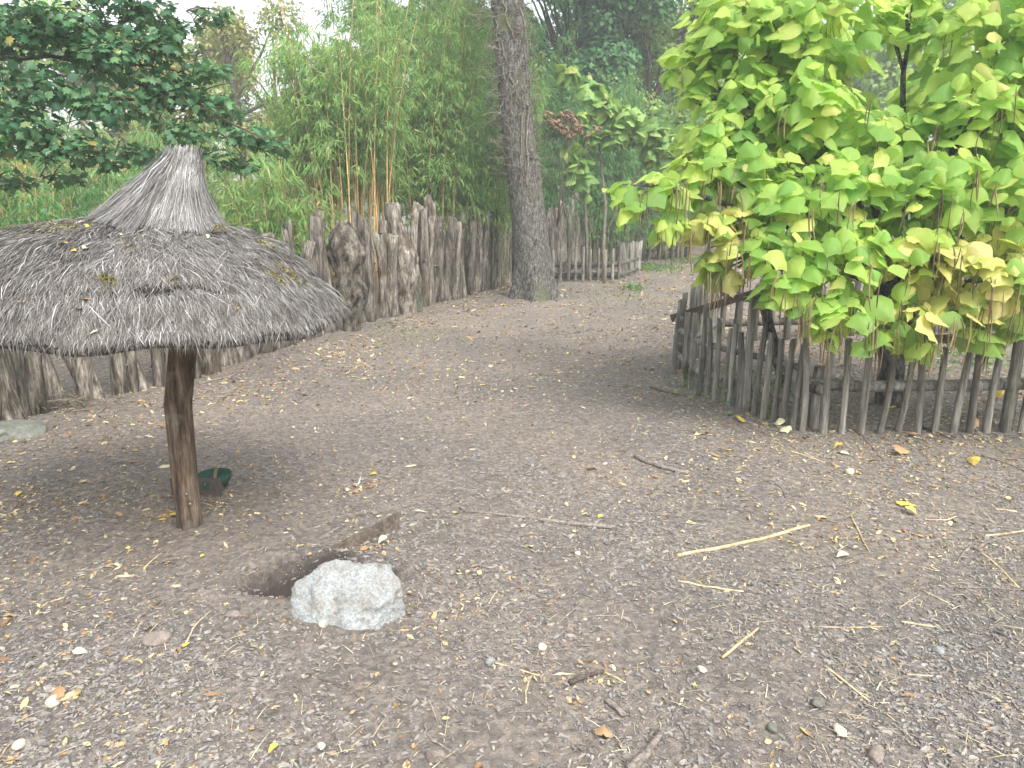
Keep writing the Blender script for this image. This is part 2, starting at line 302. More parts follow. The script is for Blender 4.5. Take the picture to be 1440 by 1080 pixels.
def maple_t():
    o = [(0, 0), (.3, -.1), (.28, .12), (.58, .3), (.33, .4), (.36, .62), (.14, .6), (0, 1)]
    r = [(x, y, -abs(x)*.25-.12*y*y) for x, y in o]; lft = [(-x, y, z) for x, y, z in r[1:-1]]
    v = np.array(r+lft+[(0, .35, .03)]); n = len(o); ring = list(range(n))+list(range(n+len(lft)-1, n-1, -1)); c = len(v)-1
    return v, [[[c, ring[i], ring[(i+1) % len(ring)]] for i in range(len(ring))]], np.zeros((len(v), 2))
MP = maple_t()
OV = (np.array([[0, 0, 0], [.28, .2, -.05], [.33, .5, -.06], [.18, .8, -.1], [0, 1, -.16], [-.18, .8, -.1], [-.33, .5, -.06], [-.28, .2, -.05], [0, .5, .02]], float),
      [[[8, i, (i+1) % 8] for i in range(8)]], np.zeros((9, 2)))
def heart_t(lob=0., curl=.3, seed=0):
    r = np.random.default_rng(seed)
    ys = [-.07, .02, .14, .3, .46, .62, .78, .9, 1.]
    ws = [.18, .38, .47, .5+lob*.04, .45+lob*.09, .31, .15, .055, .0]
    V = []; U = []
    cols = [-1, -.5, 0, .5, 1]
    for i, (y, w) in enumerate(zip(ys, ws)):
        for c in cols:
            yy = y if c else (0. if i == 0 else y)
            ww = w*(1+r.normal()*.07) if abs(c) == 1 else w
            x = c*ww; z = -abs(x)*.42*curl*2-curl*.45*max(y, 0)**2+r.normal()*.022*(abs(c) > .9)+.03*math.sin(y*11+c*3)*abs(c)
            V.append((x, yy, z)); U.append((.5+x, max(yy, 0)*.98+.01))
    f = [[i*5+j, i*5+j+1, (i+1)*5+j+1, (i+1)*5+j] for i in range(len(ys)-1) for j in range(4)]
    return np.array(V), [f], np.array(U)
HT = [heart_t(0, .3, 1), heart_t(.8, .5, 2), heart_t(.3, .12, 3), heart_t(1.2, .7, 4), heart_t(0, .95, 5)]
def sph(n): return nrm(RG.normal(size=(n, 3)))

# ------------------------------------------------------------------ gravel, litter (stuff)
def vis_pts(n, y0, y1, pw=1.):
    """random ground points over the area the place needs, denser near"""
    y = y0*(y1/y0)**(RG.uniform(0, 1, n)**pw); x = RG.uniform(-1, 1, n)*(y*.8+.7); return x, y
def outside(x, y, cs):
    k = np.ones(len(x), bool)
    for c, r in cs: k &= np.hypot(x-c[0], y-c[1]) > r
    return k
KEEP = [(ROCK, .2), (G(416, 818), .17), (G(556, 806), .1), (G(268, 742), .07)]
def nz(x, y, s, o=0.):
    return np.sin(x*s+1.3+o)*np.sin(y*s*1.1+.5+o*2)*.5+np.sin(x*s*2.3+y*s*1.7+o)*.3+np.sin(x*s*4.1-y*s*3.7+2*o)*.2
mb = MB(); N = 165000
x, y = vis_pts(N, 1.9, 11.5, .85); d = nz(x, y, 1.6)
soilpatch = np.clip((-.3-x)*.25+(y-5)*.12, 0, 1.1)
k = (RG.uniform(0, 1, N) < np.clip(.6+.8*d-soilpatch*.75, .05, 1)) & outside(x, y, KEEP); x, y = x[k], y[k]; m = len(x)
s = RG.lognormal(math.log(.0074), .45, m)*np.clip(.8+y*.06, 1, 1.45); s = np.clip(s, .0035, .021)
pos = np.stack([x, y, hh(x, y)+.003], -1); a = RG.uniform(0, 6.28, m)
Yd = np.stack([np.cos(a), np.sin(a), RG.normal(size=m)*.1], -1); Nn = nrm(np.stack([RG.normal(size=m)*.13, RG.normal(size=m)*.13, np.ones(m)], -1))
part = RG.integers(0, 5, m)
for t in range(5):
    w = part == t; mb.inst(chip_t([5, 6, 7, 6, 8][t]), pos[w], Yd[w], Nn[w], np.stack([s[w]*RG.uniform(.7, 1.1, w.sum()), s[w]*RG.uniform(.9, 1.6, w.sum()), s[w]*.8], -1))
tag(mb.build('gravel', M['chip'], origin=(0, 0, 0), smooth=False), 'grey brown slate chips and bark chips spread over the ground', 'gravel', kind='stuff')
# pebbles (stuff) small
def ico(sub=1, seed=0, squash=.6, ro=.12):
    import bmesh
    bm = bmesh.new(); bmesh.ops.create_icosphere(bm, subdivisions=sub, radius=1); bm.verts.ensure_lookup_table()
    v = np.array([x.co[:] for x in bm.verts]); f = np.array([[q.index for q in p.verts] for p in bm.faces]); bm.free()
    r = np.random.default_rng(seed); d = r.normal(size=3)*2
    nn = np.array([mnoise.noise(Vector(p*1.1+d)) for p in v]); v = v*(1+nn*ro*3)[:, None]*[.75, 1, squash]
    return v, [f], np.zeros((len(v), 2))
mb = MB(); N = 1700; x, y = vis_pts(N, 1.9, 10, 1.); k = outside(x, y, KEEP); x, y = x[k], y[k]; m = len(x)
s = np.clip(RG.lognormal(math.log(.007), .4, m), .003, .014); pos = np.stack([x, y, hh(x, y)+s*.3], -1)
mb.inst(ico(1, 3), pos, np.stack([*RG.normal(size=(2, m)), np.zeros(m)], -1), np.tile([0, 0, 1.], (m, 1)), s)
tag(mb.build('small_pebbles', M['pebble'], origin=(0, 0, 0)), 'tiny tan pebbles scattered among the chips', 'pebbles', kind='stuff')
# leaf flakes + straws
FL = (np.array([[0, -.5, 0], [.28, -.1, .08], [.22, .3, .02], [0, .55, .1], [-.25, .25, .03], [-.3, -.15, .12], [0, 0, -.02]], float), [[[6, i, (i+1) % 6] for i in range(6)]], np.zeros((7, 2)))
mb = MB(); N = 80000; x, y = vis_pts(N, 1.9, 27, .72)
fen = np.exp(-((y-5.7)/.9)**2)*(x > 1.5)*.9+((y > 6.2) & (x > 2.2))*.8
pal = np.clip(1-np.abs(x-np.interp(y, [6.5, 8, 11, 15, 19.6], [-3.7, -3.0, -2.2, -1.6, 0]))/1.3, 0, 1)*.7
und = np.exp(-(((x+2.2)/1.)**2+((y-4.9)/1.2)**2))*.35
k = (RG.uniform(0, 1, N) < .13+fen+pal+und+.28*(y > 8)+.35*(nz(x, y, 1.1, 2.) > .35)) & outside(x, y, KEEP); x, y = x[k], y[k]
for px, py, n_, sx, sy in ((35, 715, 260, .28, .2), (90, 705, 120, .3, .15), (290, 708, 170, .13, .1), (235, 728, 60, .09, .06), (175, 805, 110, .14, .07), (505, 682, 110, .09, .07), (535, 770, 60, .08, .04), (215, 925, 60, .07, .04), (1100, 598, 130, .35, .1), (1290, 630, 320, .7, .2), (1240, 700, 90, .15, .07), (1225, 755, 120, .25, .12), (1390, 780, 220, .3, .2), (800, 945, 90, .2, .07), (330, 560, 130, .5, .3), (640, 440, 260, .9, .8), (120, 590, 160, .6, .3)):
    c = G(px, py); x = np.r_[x, c[0]+RG.normal(size=n_)*sx]; y = np.r_[y, c[1]+RG.normal(size=n_)*sy]
xe, ye = RG.uniform(-3.5, 8, 34000), 7*(26/7)**RG.uniform(0, 1, 34000); k = (xe > np.interp(ye, [6.5, 8, 11, 15, 19.6], [-3.9, -3.2, -2.4, -1.8, 0])) & (RG.uniform(0, 1, 34000) < .3+.35*nz(xe, ye, .9, 4.)+.5*np.exp(-((xe-np.interp(ye, [6.5, 8, 11, 15, 19.6], [-3.6, -2.9, -2.1, -1.5, .3]))/.7)**2)); x = np.r_[x, xe[k]]; y = np.r_[y, ye[k]]
m = len(x)
s = np.clip(RG.lognormal(math.log(.016), .45, m), .006, .05)*np.clip(.7+y*.085, .9, 2.6)
pos = np.stack([x, y, hh(x, y)+.005], -1)
for q in range(3):
    w = RG.integers(0, 3, m) == q
    mb.inst(FL, pos[w], np.stack([*RG.normal(size=(2, w.sum())), RG.normal(size=w.sum())*.25], -1), np.stack([*(RG.normal(size=(2, w.sum()))*.45), np.ones(w.sum())], -1), np.stack([s[w]*RG.uniform(.5, 1.2, w.sum()), s[w]*RG.uniform(.8, 1.8, w.sum()), s[w]*RG.uniform(.5, 2, w.sum())], -1))
tag(mb.build('leaf_litter', M['litter'], origin=(0, 0, 0)), 'dry tan and yellow leaf scraps scattered over the ground', 'leaf litter', kind='stuff')
ST = (np.array([[-.5, 0, 0], [.5, 0, 0], [.4, .5, .3], [-.4, .5, .3], [-.2, 1, 0], [.2, 1, 0]], float), [[[0, 1, 2, 3], [3, 2, 5, 4]]], np.zeros((6, 2)))
mb = MB(); N = 13000; x, y = vis_pts(N, 1.9, 14, .9)
k = RG.uniform(0, 1, N) < .22+.55*((x > .8) & (y < 4.6))*(nz(x, y, 1.7, 1.) > -.2)+.6*np.exp(-((y-5.5)/.7)**2)*(x > 1.5)+.3*(x > 2.2); k &= outside(x, y, KEEP); x, y = x[k], y[k]; m = len(x)
ln = np.clip(RG.lognormal(math.log(.05), .55, m), .015, .2)
mb.inst(ST, np.stack([x, y, hh(x, y)+.006], -1), np.stack([*RG.normal(size=(2, m)), RG.normal(size=m)*.06], -1), np.tile([0, 0, 1.], (m, 1)), np.stack([RG.uniform(.0015, .0045, m), ln, np.full(m, .012)], -1))
tag(mb.build('straw_litter', M['reed'], origin=(0, 0, 0)), 'short dry straws and reed bits lying on the ground', 'straw', kind='stuff')

# ------------------------------------------------------------------ stones
def chunk(name, mat, c, dims, label, cat, seed, sub=5, cuts=9, ro=.08, rot=0., sink=.25, group=None, tilt=0.):
    import bmesh
    r = np.random.default_rng(seed); bm = bmesh.new(); bmesh.ops.create_icosphere(bm, subdivisions=sub, radius=1)
    V = np.array([v.co[:] for v in bm.verts]); Fc = np.array([[q.index for q in p.verts] for p in bm.faces]); bm.free()
    pl = nrm(r.normal(size=(cuts, 3))); dd = r.uniform(.55, .85, cuts)
    for p, d_ in zip(pl, dd):
        e = np.maximum(V @ p-d_, 0); V = V-p*(e*.95)[:, None]
    o = r.normal(size=3)*5
    n1 = np.array([mnoise.fractal(Vector(p*1.6+o), .9, 2., 5) for p in V]); n2 = np.array([mnoise.fractal(Vector(p*6+o), .8, 2., 4) for p in V]) if sub > 4 else 0
    V = V*(1+ro*n1+ro*.35*n2)[:, None]; V = V*np.asarray(dims)/2
    if tilt: ct, st_ = math.cos(tilt), math.sin(tilt); V = V @ np.array([[ct, 0, st_], [0, 1, 0], [-st_, 0, ct]])
    V = V @ rotz(rot); V[:, 2] += -V[:, 2].min()*1.-dims[2]*sink
    o = MB().add(V+np.asarray(c), [Fc]).build(name, mat); return tag(o, label, cat, group)
RC = np.array([ROCK[0], ROCK[1]+.02, -.03])
BT = [(-.27, -.06, .02), (-.20, -.15, -.01), (.04, -.19, -.02), (.17, -.17, -.02), (.27, -.02, .0), (.20, .14, 0), (-.15, .16, 0), (-.26, -.02, .14), (-.17, .03, .235), (-.07, .07, .26), (.06, .06, .235), (.15, .05, .23), (.25, .0, .15), (.19, .13, .2), (-.14, .15, .2), (-.13, -.10, .12), (.1, -.1, .17), (.17, -.13, .12), (.02, .0, .23)]
def boulder():
    import bmesh
    bm = bmesh.new(); [bm.verts.new(p) for p in BT]; rr = bmesh.ops.convex_hull(bm, input=bm.verts)
    bmesh.ops.delete(bm, geom=[g for g in bm.verts if not g.link_faces], context='VERTS')
    bmesh.ops.triangulate(bm, faces=bm.faces[:])
    bmesh.ops.subdivide_edges(bm, edges=bm.edges[:], cuts=24, use_grid_fill=True); bmesh.ops.triangulate(bm, faces=bm.faces[:])
    for _ in range(5): bmesh.ops.smooth_vert(bm, verts=bm.verts, factor=.5, use_axis_x=True, use_axis_y=True, use_axis_z=True)
    bm.verts.index_update(); V = np.array([v.co[:] for v in bm.verts]); Fc = np.array([[q.index for q in p.verts] for p in bm.faces]); bm.free()
    d = nrm(V-[0, 0, .08]); n1 = np.array([mnoise.fractal(Vector(p*7+[3, 1, 2]), .8, 2., 5) for p in V]); n2 = np.array([abs(mnoise.noise(Vector(p*[9, 9, 16]+[7, 7, 1]))) for p in V])
    V = V+d*(n1*.02-n2*.022)[:, None]
    return tag(MB().add(V*1.04+RC, [Fc]).build('boulder', M['rockw']), 'large whitish grey angular boulder sitting in a shallow scraped hole', 'rock')
boulder()
chunk('flat_rock', M['rockg'], GP(18, 612), (.5, .5, .22), 'grey green flat rock at the left edge below the log wall', 'rock', 4, 5, 7, .06, .3, .3)
chunk('stone', M['rockb'], GP(222, 900), (.13, .09, .07), 'brown wedge shaped stone half sunk in a little hollow left of the white boulder', 'stone', 9, 4, 6, .06, .4, .3, 'loose stones on the ground')
stones = [(1148, 992, .055, .045, .03, 'rockg', 'small grey angular stone on the chips below the long thin canes'), (1232, 1066, .1, .045, .03, 'rockb', 'long flat brown stone at the bottom edge on the right'),
 (1181, 1030, .055, .035, .03, 'rockp', 'smooth oval tan pebble between the grey stone and the bottom right edge'), (986, 943, .04, .035, .025, 'rockp', 'round tan pebble left of the crossed canes'),
 (1196, 664, .07, .06, .04, 'rockp', 'pale cream stone on bare soil in front of the picket fence'), (27, 1052, .045, .035, .03, 'rockp', 'egg shaped tan pebble in the bottom left corner'),
 (452, 1058, .035, .03, .02, 'rockp', 'pale round pebble near the bottom edge beside a yellow leaf'), (1320, 912, .045, .04, .03, 'rockw', 'whitish grey crystalline stone on the right side of the yard'),
 (77, 994, .055, .045, .04, 'rockp', 'tan oval pebble next to the pale curled leaf'), (785, 418, .3, .2, .09, 'rockw', 'whitish flat stone lying beside the foot of the big tree trunk'),
 (612, 1068, .07, .055, .04, 'rockb', 'rounded brown pebble low in the middle foreground'), (690, 932, .042, .034, .03, 'rockw', 'white angular pebble left of the long pale leaf'),
 (763, 909, .04, .035, .03, 'rockp', 'squarish pale pebble in front of the curved stick'), (452, 868, .05, .03, .025, 'rockb', 'flat brown stone just left of the boulder'), (329, 877, .07, .035, .03, 'rockb', 'slim brown stone between the straw and the boulder'),
 (456, 885, .045, .04, .03, 'rockp', 'buff pebble touching the lower front of the boulder'), (812, 780, .04, .03, .025, 'rockp', 'pale pebble near the end of the long thin stick'), (1086, 1026, .04, .035, .03, 'rockg', 'grey pebble in the right foreground')]
for i, (px, py, a, b_, c_, mt, lb) in enumerate(stones):
    chunk('stone' if mt != 'rockp' else 'pebble', M[mt], GP(px, py), (a*1.15, b_*1.15, c_*1.2), lb, 'stone' if mt != 'rockp' else 'pebble', 40+i, 3, 4, .05, i*.9, .15, 'loose stones on the ground')

# ------------------------------------------------------------------ thatched umbrella
PB = GP(268, 742); AX = P(243, 470, PB[1])
UC = np.array([AX[0], PB[1]])
umb = thing('thatched_umbrella', 'round thatched straw parasol on one leaning wooden post', 'parasol', PB)
def UR(th): return .965+.5*((1-np.cos(th))/2)**4.2
prT = [0, .2, .34, .45, .6, .72, .82, .92, 1.0]; prZ = [1.86, 1.815, 1.78, 1.752, 1.702, 1.65, 1.585, 1.495, 1.355]
def UZ(dx, dy):
    th = np.arctan2(dy, dx); t = np.hypot(dx, dy)/UR(th)
    z = np.interp(t, prT, prZ)+np.where(dx < 0, -dx*.105, -dx*.02)+.012*np.sin(th*5+1)+.008*np.sin(th*11+t*9)
    for e, g_ in ((.5, .014), (.66, .026), (.82, .03)): z = z+g_*(.75+.45*np.sin(th*3+e*31))*(1/(1+np.exp(-(e+.012*np.sin(th*5+e*20)+.012*np.sin(th*19+e*5)-t)*80)))-.022
    return z-.004
nt_, nr_ = 160, 70
th = np.linspace(0, 2*math.pi, nt_, endpoint=False); tt = np.linspace(0.02, .985, nr_)
T, A = np.meshgrid(tt, th, indexing='ij'); dx = T*UR(A)*np.cos(A); dy = T*UR(A)*np.sin(A)
z = UZ(dx, dy)-.012+RG.normal(size=dx.shape)*.004
top = np.stack([UC[0]+dx, UC[1]+dy, z], -1).reshape(-1, 3)
rim2 = np.stack([UC[0]+.96*UR(th)*np.cos(th), UC[1]+.96*UR(th)*np.sin(th), UZ(.97*UR(th)*np.cos(th), .97*UR(th)*np.sin(th))-.075], -1)
und = np.stack([UC[0]+.1*np.cos(th), UC[1]+.1*np.sin(th), np.full(nt_, 1.6)], -1)
V = np.vstack([top, rim2, und]); I = np.arange(V.shape[0]).reshape(-1, nt_); J = np.roll(I, -1, 1)
q = np.stack([I[:-1], J[:-1], J[1:], I[1:]], -1).reshape(-1, 4)
roof = MB().add(V, [q]).build('thatch_roof', M['thatch'], umb)
# strands
SN = (np.array([[-.5, 0, 0], [.5, 0, 0], [-.5, .33, .1], [.5, .33, .1], [-.42, .7, .06], [.42, .7, .06], [0, 1, -.05]], float), [[[0, 1, 3, 2], [2, 3, 5, 4]], [[4, 5, 6]]], np.zeros((7, 2)))
def strands(mb, th, t0, ln, wd, lift, jit=.22, drop=0.):
    m = len(th); r = UR(th); dx = t0*r*np.cos(th); dy = t0*r*np.sin(th); e = .03
    dxe = (t0+e)*r*np.cos(th); dye = (t0+e)*r*np.sin(th); tc = np.minimum(t0, .97)
    z0 = UZ(tc*r*np.cos(th), tc*r*np.sin(th)); z1 = UZ(np.minimum(tc+e, 1)*r*np.cos(th), np.minimum(tc+e, 1)*r*np.sin(th))
    D = np.stack([dxe-dx, dye-dy, z1-z0-drop*e], -1); D = nrm(D); sd = nrm(np.stack([-np.sin(th), np.cos(th), np.zeros(m)], -1)); Nn = nrm(np.cross(D, sd)); Nn *= np.sign(Nn[:, 2:3])
    D = nrm(D+sd*(RG.normal(size=m)*jit)[:, None]+Nn*(lift+RG.normal(size=m)*.07)[:, None])
    pos = np.stack([UC[0]+dx, UC[1]+dy, z0+RG.uniform(-.006, .010, m)], -1)
    mb.inst(SN, pos, D, nrm(Nn+sd*RG.normal(size=m)[:, None]*.5), np.stack([wd, ln, ln], -1))
mb = MB()
for e, cnt in ((.34, 8000), (.5, 19000), (.66, 26000), (.82, 32000), (1.0, 38000)):
    th = RG.uniform(0, 6.283, cnt); t0 = e-.02-RG.uniform(0, .16, cnt); ee = .012*np.sin(th*5+e*20)+.012*np.sin(th*19+e*5)
    ln = np.minimum(RG.uniform(.04, .12, cnt), np.maximum((e-t0+.012)*UR(th), .025))
    strands(mb, th, t0+ee, ln, RG.uniform(.0013, .0034, cnt), .05, .34)
    c2 = cnt//4; th = RG.uniform(0, 6.283, c2); ee = .012*np.sin(th*5+e*20)+.012*np.sin(th*19+e*5)
    strands(mb, th, e+ee-.035+RG.uniform(-.03, .02, c2), RG.uniform(.04, .085, c2), RG.uniform(.0014, .0032, c2), .14, .4)
th = RG.uniform(0, 6.283, 15000); strands(mb, th, RG.uniform(.90, .975, 15000), RG.uniform(.05, .12, 15000), RG.uniform(.0015, .0036, 15000), -.05, .3, drop=5.)
th = RG.uniform(0, 6.283, 16000); strands(mb, th, RG.uniform(.93, .985, 16000), RG.uniform(.05, .12, 16000), RG.uniform(.0015, .0036, 16000), -.45, .3, drop=10.)
th = RG.uniform(0, 6.283, 2500); strands(mb, th, RG.uniform(.3, .95, 2500), RG.uniform(.08, .22, 2500), RG.uniform(.0015, .004, 2500), .12, .8)
mb.build('thatch_straw', M['straw'], roof, smooth=False)
# cap (tuft)
cap = MB(); nc = 9500
CT = np.array([UC[0]+.165, UC[1], 2.17])
kk = 7
ths = RG.uniform(0, 6.283, nc); lay = RG.uniform(0, 1, nc)
verts = []; fcs = []
tj = np.linspace(0, 1, kk)
endr = RG.uniform(.2, .36, nc)*np.where(np.cos(ths) < 0, 1.08, .92); r0 = np.sqrt(RG.uniform(.0, 1, nc))*.075
zt = CT[2]+RG.uniform(-.11, .0, nc)+.06*RG.uniform(0, 1, nc)**4-.05*np.cos(ths)*0
for j_, t in enumerate(tj):
    prof = t**np.where(np.cos(ths) < -.2, 1.25, 1.75)
    r = r0+.02+(endr-r0-.02)*prof+.012*math.sin(math.pi*t)
    a = ths+np.sin(t*5+lay*40)*.05*t
    cx = CT[0]-.14*t; x_ = cx+r*np.cos(a); y_ = CT[1]+r*np.sin(a)
    zs = UZ(x_-UC[0], y_-UC[1])
    zz = zt*(1-t)+(zs+.02)*t-.0*t
    zz = np.maximum(zz+.02*np.sin(t*3.1)*lay, zs+.01+.07*lay*(1-.5*t))
    verts.append(np.stack([x_, y_, zz], -1))
pts = np.stack(verts, 1)+RG.normal(size=(nc, kk, 3))*.005
wd = RG.uniform(.0016, .0042, nc); side = nrm(np.stack([-np.sin(ths), np.cos(ths), RG.normal(size=nc)*.3], -1))*wd[:, None]
tp = np.linspace(1, .35, kk)[None, :, None]
L = pts-side[:, None]*tp/1.6; Rr = pts+side[:, None]*tp/1.6
V = np.stack([L, Rr], 2).reshape(-1, 3); b0 = (np.arange(nc)*kk*2)[:, None]+np.arange(kk-1)[None]*2
q = np.stack([b0, b0+1, b0+3, b0+2], -1).reshape(-1, 4); cap.add(V, [q])
core = MB(); tube(core, [(CT[0]-.14, CT[1], 1.8), (CT[0]-.12, CT[1], 1.9), (CT[0]-.08, CT[1], 1.98), (CT[0]-.04, CT[1], 2.05), (CT[0]-.01, CT[1], 2.1)], [.26, .15, .1, .07, .04], 24, .08)
cp = core.build('thatch_cap', M['thatch'], umb); cap.build('cap_straw', M['straw_pale'], cp, smooth=False)
# post
pp = np.array([PB+[0, 0, -.15], PB+[-.002, 0, .12], PB+[-.002, 0, .4], PB+[.003, 0, .75], [AX[0]+.05, AX[1], 1.1], [AX[0]+.035, AX[1], 1.35], [AX[0]+.02, AX[1], 1.75]])
post = tube(MB(), pp, [.078, .072, .073, .078, .074, .075, .07], 20, .05).build('post', M['pole'], umb)
for k_, (px, py) in enumerate(((263, 694), (268, 708))):
    c = P(px, py, PB[1]-.07); tube(MB(), [c+[0, .02, 0], c+[0, -.012, 0], c+[0, -.016, 0]], [.009, .009, .005], 8).build('bolt', M['steel'], post)
for a in np.arange(8)/8*6.283+.3:
    r = UR(a)*.93; e = np.array([UC[0]+r*math.cos(a), UC[1]+r*math.sin(a), float(UZ(r*math.cos(a), r*math.sin(a)))-.1])
    tube(MB(), bez([UC[0]+.05*math.cos(a), UC[1]+.05*math.sin(a), 1.66], e, (0, 0, -.01)), .02, 8, .08).build('rafter', M['pole'], umb)
def on_thatch(px, py):
    d = ray(px, py)
    for t in np.arange(2.6, 6.5, .01):
        p = d*t+[0, 0, CH]; r = math.hypot(p[0]-UC[0], p[1]-UC[1])
        if r/UR(math.atan2(p[1]-UC[1], p[0]-UC[0])) < 1 and p[2] < UZ(p[0]-UC[0], p[1]-UC[1]): return p
    return None
for px, py, w in ((87, 326, .15), (47, 314, .08), (303, 325, .08), (379, 351, .08), (431, 374, .09), (408, 392, .08), (390, 396, .05), (150, 400, .05)):
    p = on_thatch(px, py)
    if p is None: continue
    m = 260; q = RG.normal(size=(m, 2))*[w*.42, w*.25]; x_ = p[0]+q[:, 0]; y_ = p[1]+q[:, 1]; z_ = UZ(x_-UC[0], y_-UC[1])+.018+RG.uniform(0, .012, m)
    MB().inst(FL, np.stack([x_, y_, z_], -1), RG.normal(size=(m, 3)), RG.normal(size=(m, 3))+[0, 0, 1.5], RG.uniform(.006, .016, m)).build('moss_patch', M['moss'], roof)['kind'] = 'stuff'

# fallen leaf things --------------------------------------------------------
def fallen(name, mat, p, size, label, group=None, tmpl=OV, cat='leaf', up=(0, 0, 1)):
    a = RG.uniform(0, 6.28); mb = MB(); tv, tf, tu = tmpl; tv = tv.copy(); tv[:, 2] = tv[:, 2]*RG.uniform(.8, 2)+np.abs(tv[:, 0])*RG.uniform(.1, .8); tv[:, 1] -= .5
    mb.inst((tv, tf, tu), [p], [[math.cos(a), math.sin(a), RG.normal()*.15]], [np.asarray(up)+RG.normal(size=3)*.25], np.array([[size*.9, size, size]]))
    V = np.concatenate(mb.V); mb.V = [V+[0, 0, p[2]+.004-V[:, 2].min()-.0]]
    return tag(mb.build(name, mat), label, cat, group)
tl = [(124, 327, 'y', .035), (147, 302, 'p', .028), (176, 313, 'p', .03), (264, 323, 'p', .04), (174, 340, 'p', .03), (204, 340, 'p', .03), (90, 352, 'y', .04), (104, 361, 'y', .03), (122, 358, 'p', .04),
      (186, 354, 'y', .04), (293, 342, 'p', .03), (246, 403, 'y', .04), (123, 430, 'b', .045), (114, 445, 'p', .04), (134, 478, 'p', .035), (359, 370, 'p', .02), (337, 442, 'b', .03), (31, 437, 'b', .03), (333, 338, 'p', .03)]
for px, py, c, s_ in tl:
    p = on_thatch(px, py)
    if p is None: continue
    p[2] += .022
    fallen('fallen_leaf', M[{'y': 'yleaf', 'p': 'pleaf', 'b': 'bleaf'}[c]], p, s_*1.2, {'y': 'small yellow leaf resting on the thatch', 'p': 'small pale cream leaf resting on the thatch', 'b': 'small brown leaf resting on the thatch'}[c], 'leaves fallen on the thatch')
gl = [(1275, 716, 'y', .11, 'crumpled bright yellow leaf lying alone on bare soil in front of the picket fence', HT[1]), (1282, 728, 'y', .08, 'smaller yellow leaf touching the bright crumpled yellow one', HT[3]),
      (385, 1062, 'y', .045, 'bright yellow leaf at the bottom edge left of centre', OV), (1042, 592, 'y', .11, 'big pale yellow leaf lying at the foot of the picket fence', HT[0]), (1093, 598, 'p', .11, 'pale curled leaf against the foot of the pickets', HT[1]),
      (1103, 606, 'p', .1, 'pale tan leaf just in front of the curved fence', HT[3]), (1176, 630, 'y', .09, 'tan yellow leaf on dark soil before the corner post', HT[0]), (1366, 652, 'y', .1, 'yellow brown leaf on the dark soil at the right', HT[4]),
      (1252, 574, 'y', .1, 'yellow leaf lying inside the fence', HT[1]), (1401, 563, 'y', .14, 'orange yellow leaf inside the fence near the right edge', HT[3]), (1360, 606, 'b', .13, 'brown leaf at the foot of the pickets on the right', HT[3]),
      (1188, 636, 'p', .07, 'pale leaf scrap behind the cream stone', OV), (1280, 612, 'b', .1, 'brown curled leaf between pickets', HT[4]), (1135, 640, 'p', .1, 'long pale leaf strip in front of the fence', BL),
      (1270, 636, 'b', .14, 'big brown curled leaf in front of the dark pickets', HT[4]), (538, 765, 'p', .065, 'pale upright curled leaf at the tilted board', OV), (513, 775, 'b', .06, 'orange brown leaf at the tilted board', OV), (545, 745, 'p', .04, 'tiny white leaf behind the tilted board', OV),
      (795, 950, 'p', .13, 'long pale bone coloured leaf in the foreground', BL), (592, 720, 'p', .09, 'curved pale leaf right of the tilted board', BL), (500, 690, 'b', .05, 'reddish leaf in the little leaf pile beyond the board', OV), (489, 686, 'p', .05, 'pale leaf in the little leaf pile beyond the board', OV),
      (525, 668, 'y', .06, 'yellowish leaf at the edge of the little leaf pile', OV), (543, 673, 'p', .05, 'cream leaf right of the little leaf pile', OV), (113, 922, 'p', .06, 'pale leaf left of the sunk stone', OV), (180, 775, 'y', .035, 'yellow leaf left of the parasol post', OV),
      (286, 791, 'y', .03, 'tiny yellow leaf in front of the parasol post', OV), (262, 914, 'y', .035, 'bright yellow leaf at the lower end of the straw', OV), (245, 728, 'y', .07, 'orange leaf at the foot of the parasol post', HT[3]), (228, 735, 'y', .055, 'yellow leaf left of the foot of the parasol post', OV), (28, 695, 'y', .07, 'orange yellow leaf in the drift at the left edge', OV),
      (1335, 742, 'p', .05, 'pale leaf among straws at the right', OV), (1185, 782, 'p', .08, 'pale torn leaf right of the long cane', OV), (1197, 728, 'y', .028, 'tiny yellow leaf above the long cane', OV), (602, 728, 'b', .04, 'brown leaf scrap near the curved pale leaf', OV), (850, 1028, 'b', .07, 'crumpled brown leaf in the middle foreground', HT[4]),
      (80, 988, 'b', .1, 'orange brown leaf beside the oval pebble', OV), (115, 815, 'p', .05, 'pale leaf scrap below the drift', BL), (97, 765, 'p', .05, 'small cream leaf on dark soil near the post', OV), (440, 556, 'y', .05, 'pale yellow leaf near the log wall', OV), (1048, 812, 'b', .03, 'small brown leaf by the forked straw', OV), (845, 727, 'y', .05, 'yellowish leaf scrap above the long thin stick', OV), (822, 724, 'p', .05, 'pale leaf scrap above the long thin stick', OV)]
for px, py, c, s_, lb, tm in gl:
    fallen('fallen_leaf', M[{'y': 'yleaf', 'p': 'pleaf', 'b': 'bleaf'}[c]], GP(px, py, .004), s_, lb, 'leaves fallen on the ground', tm)

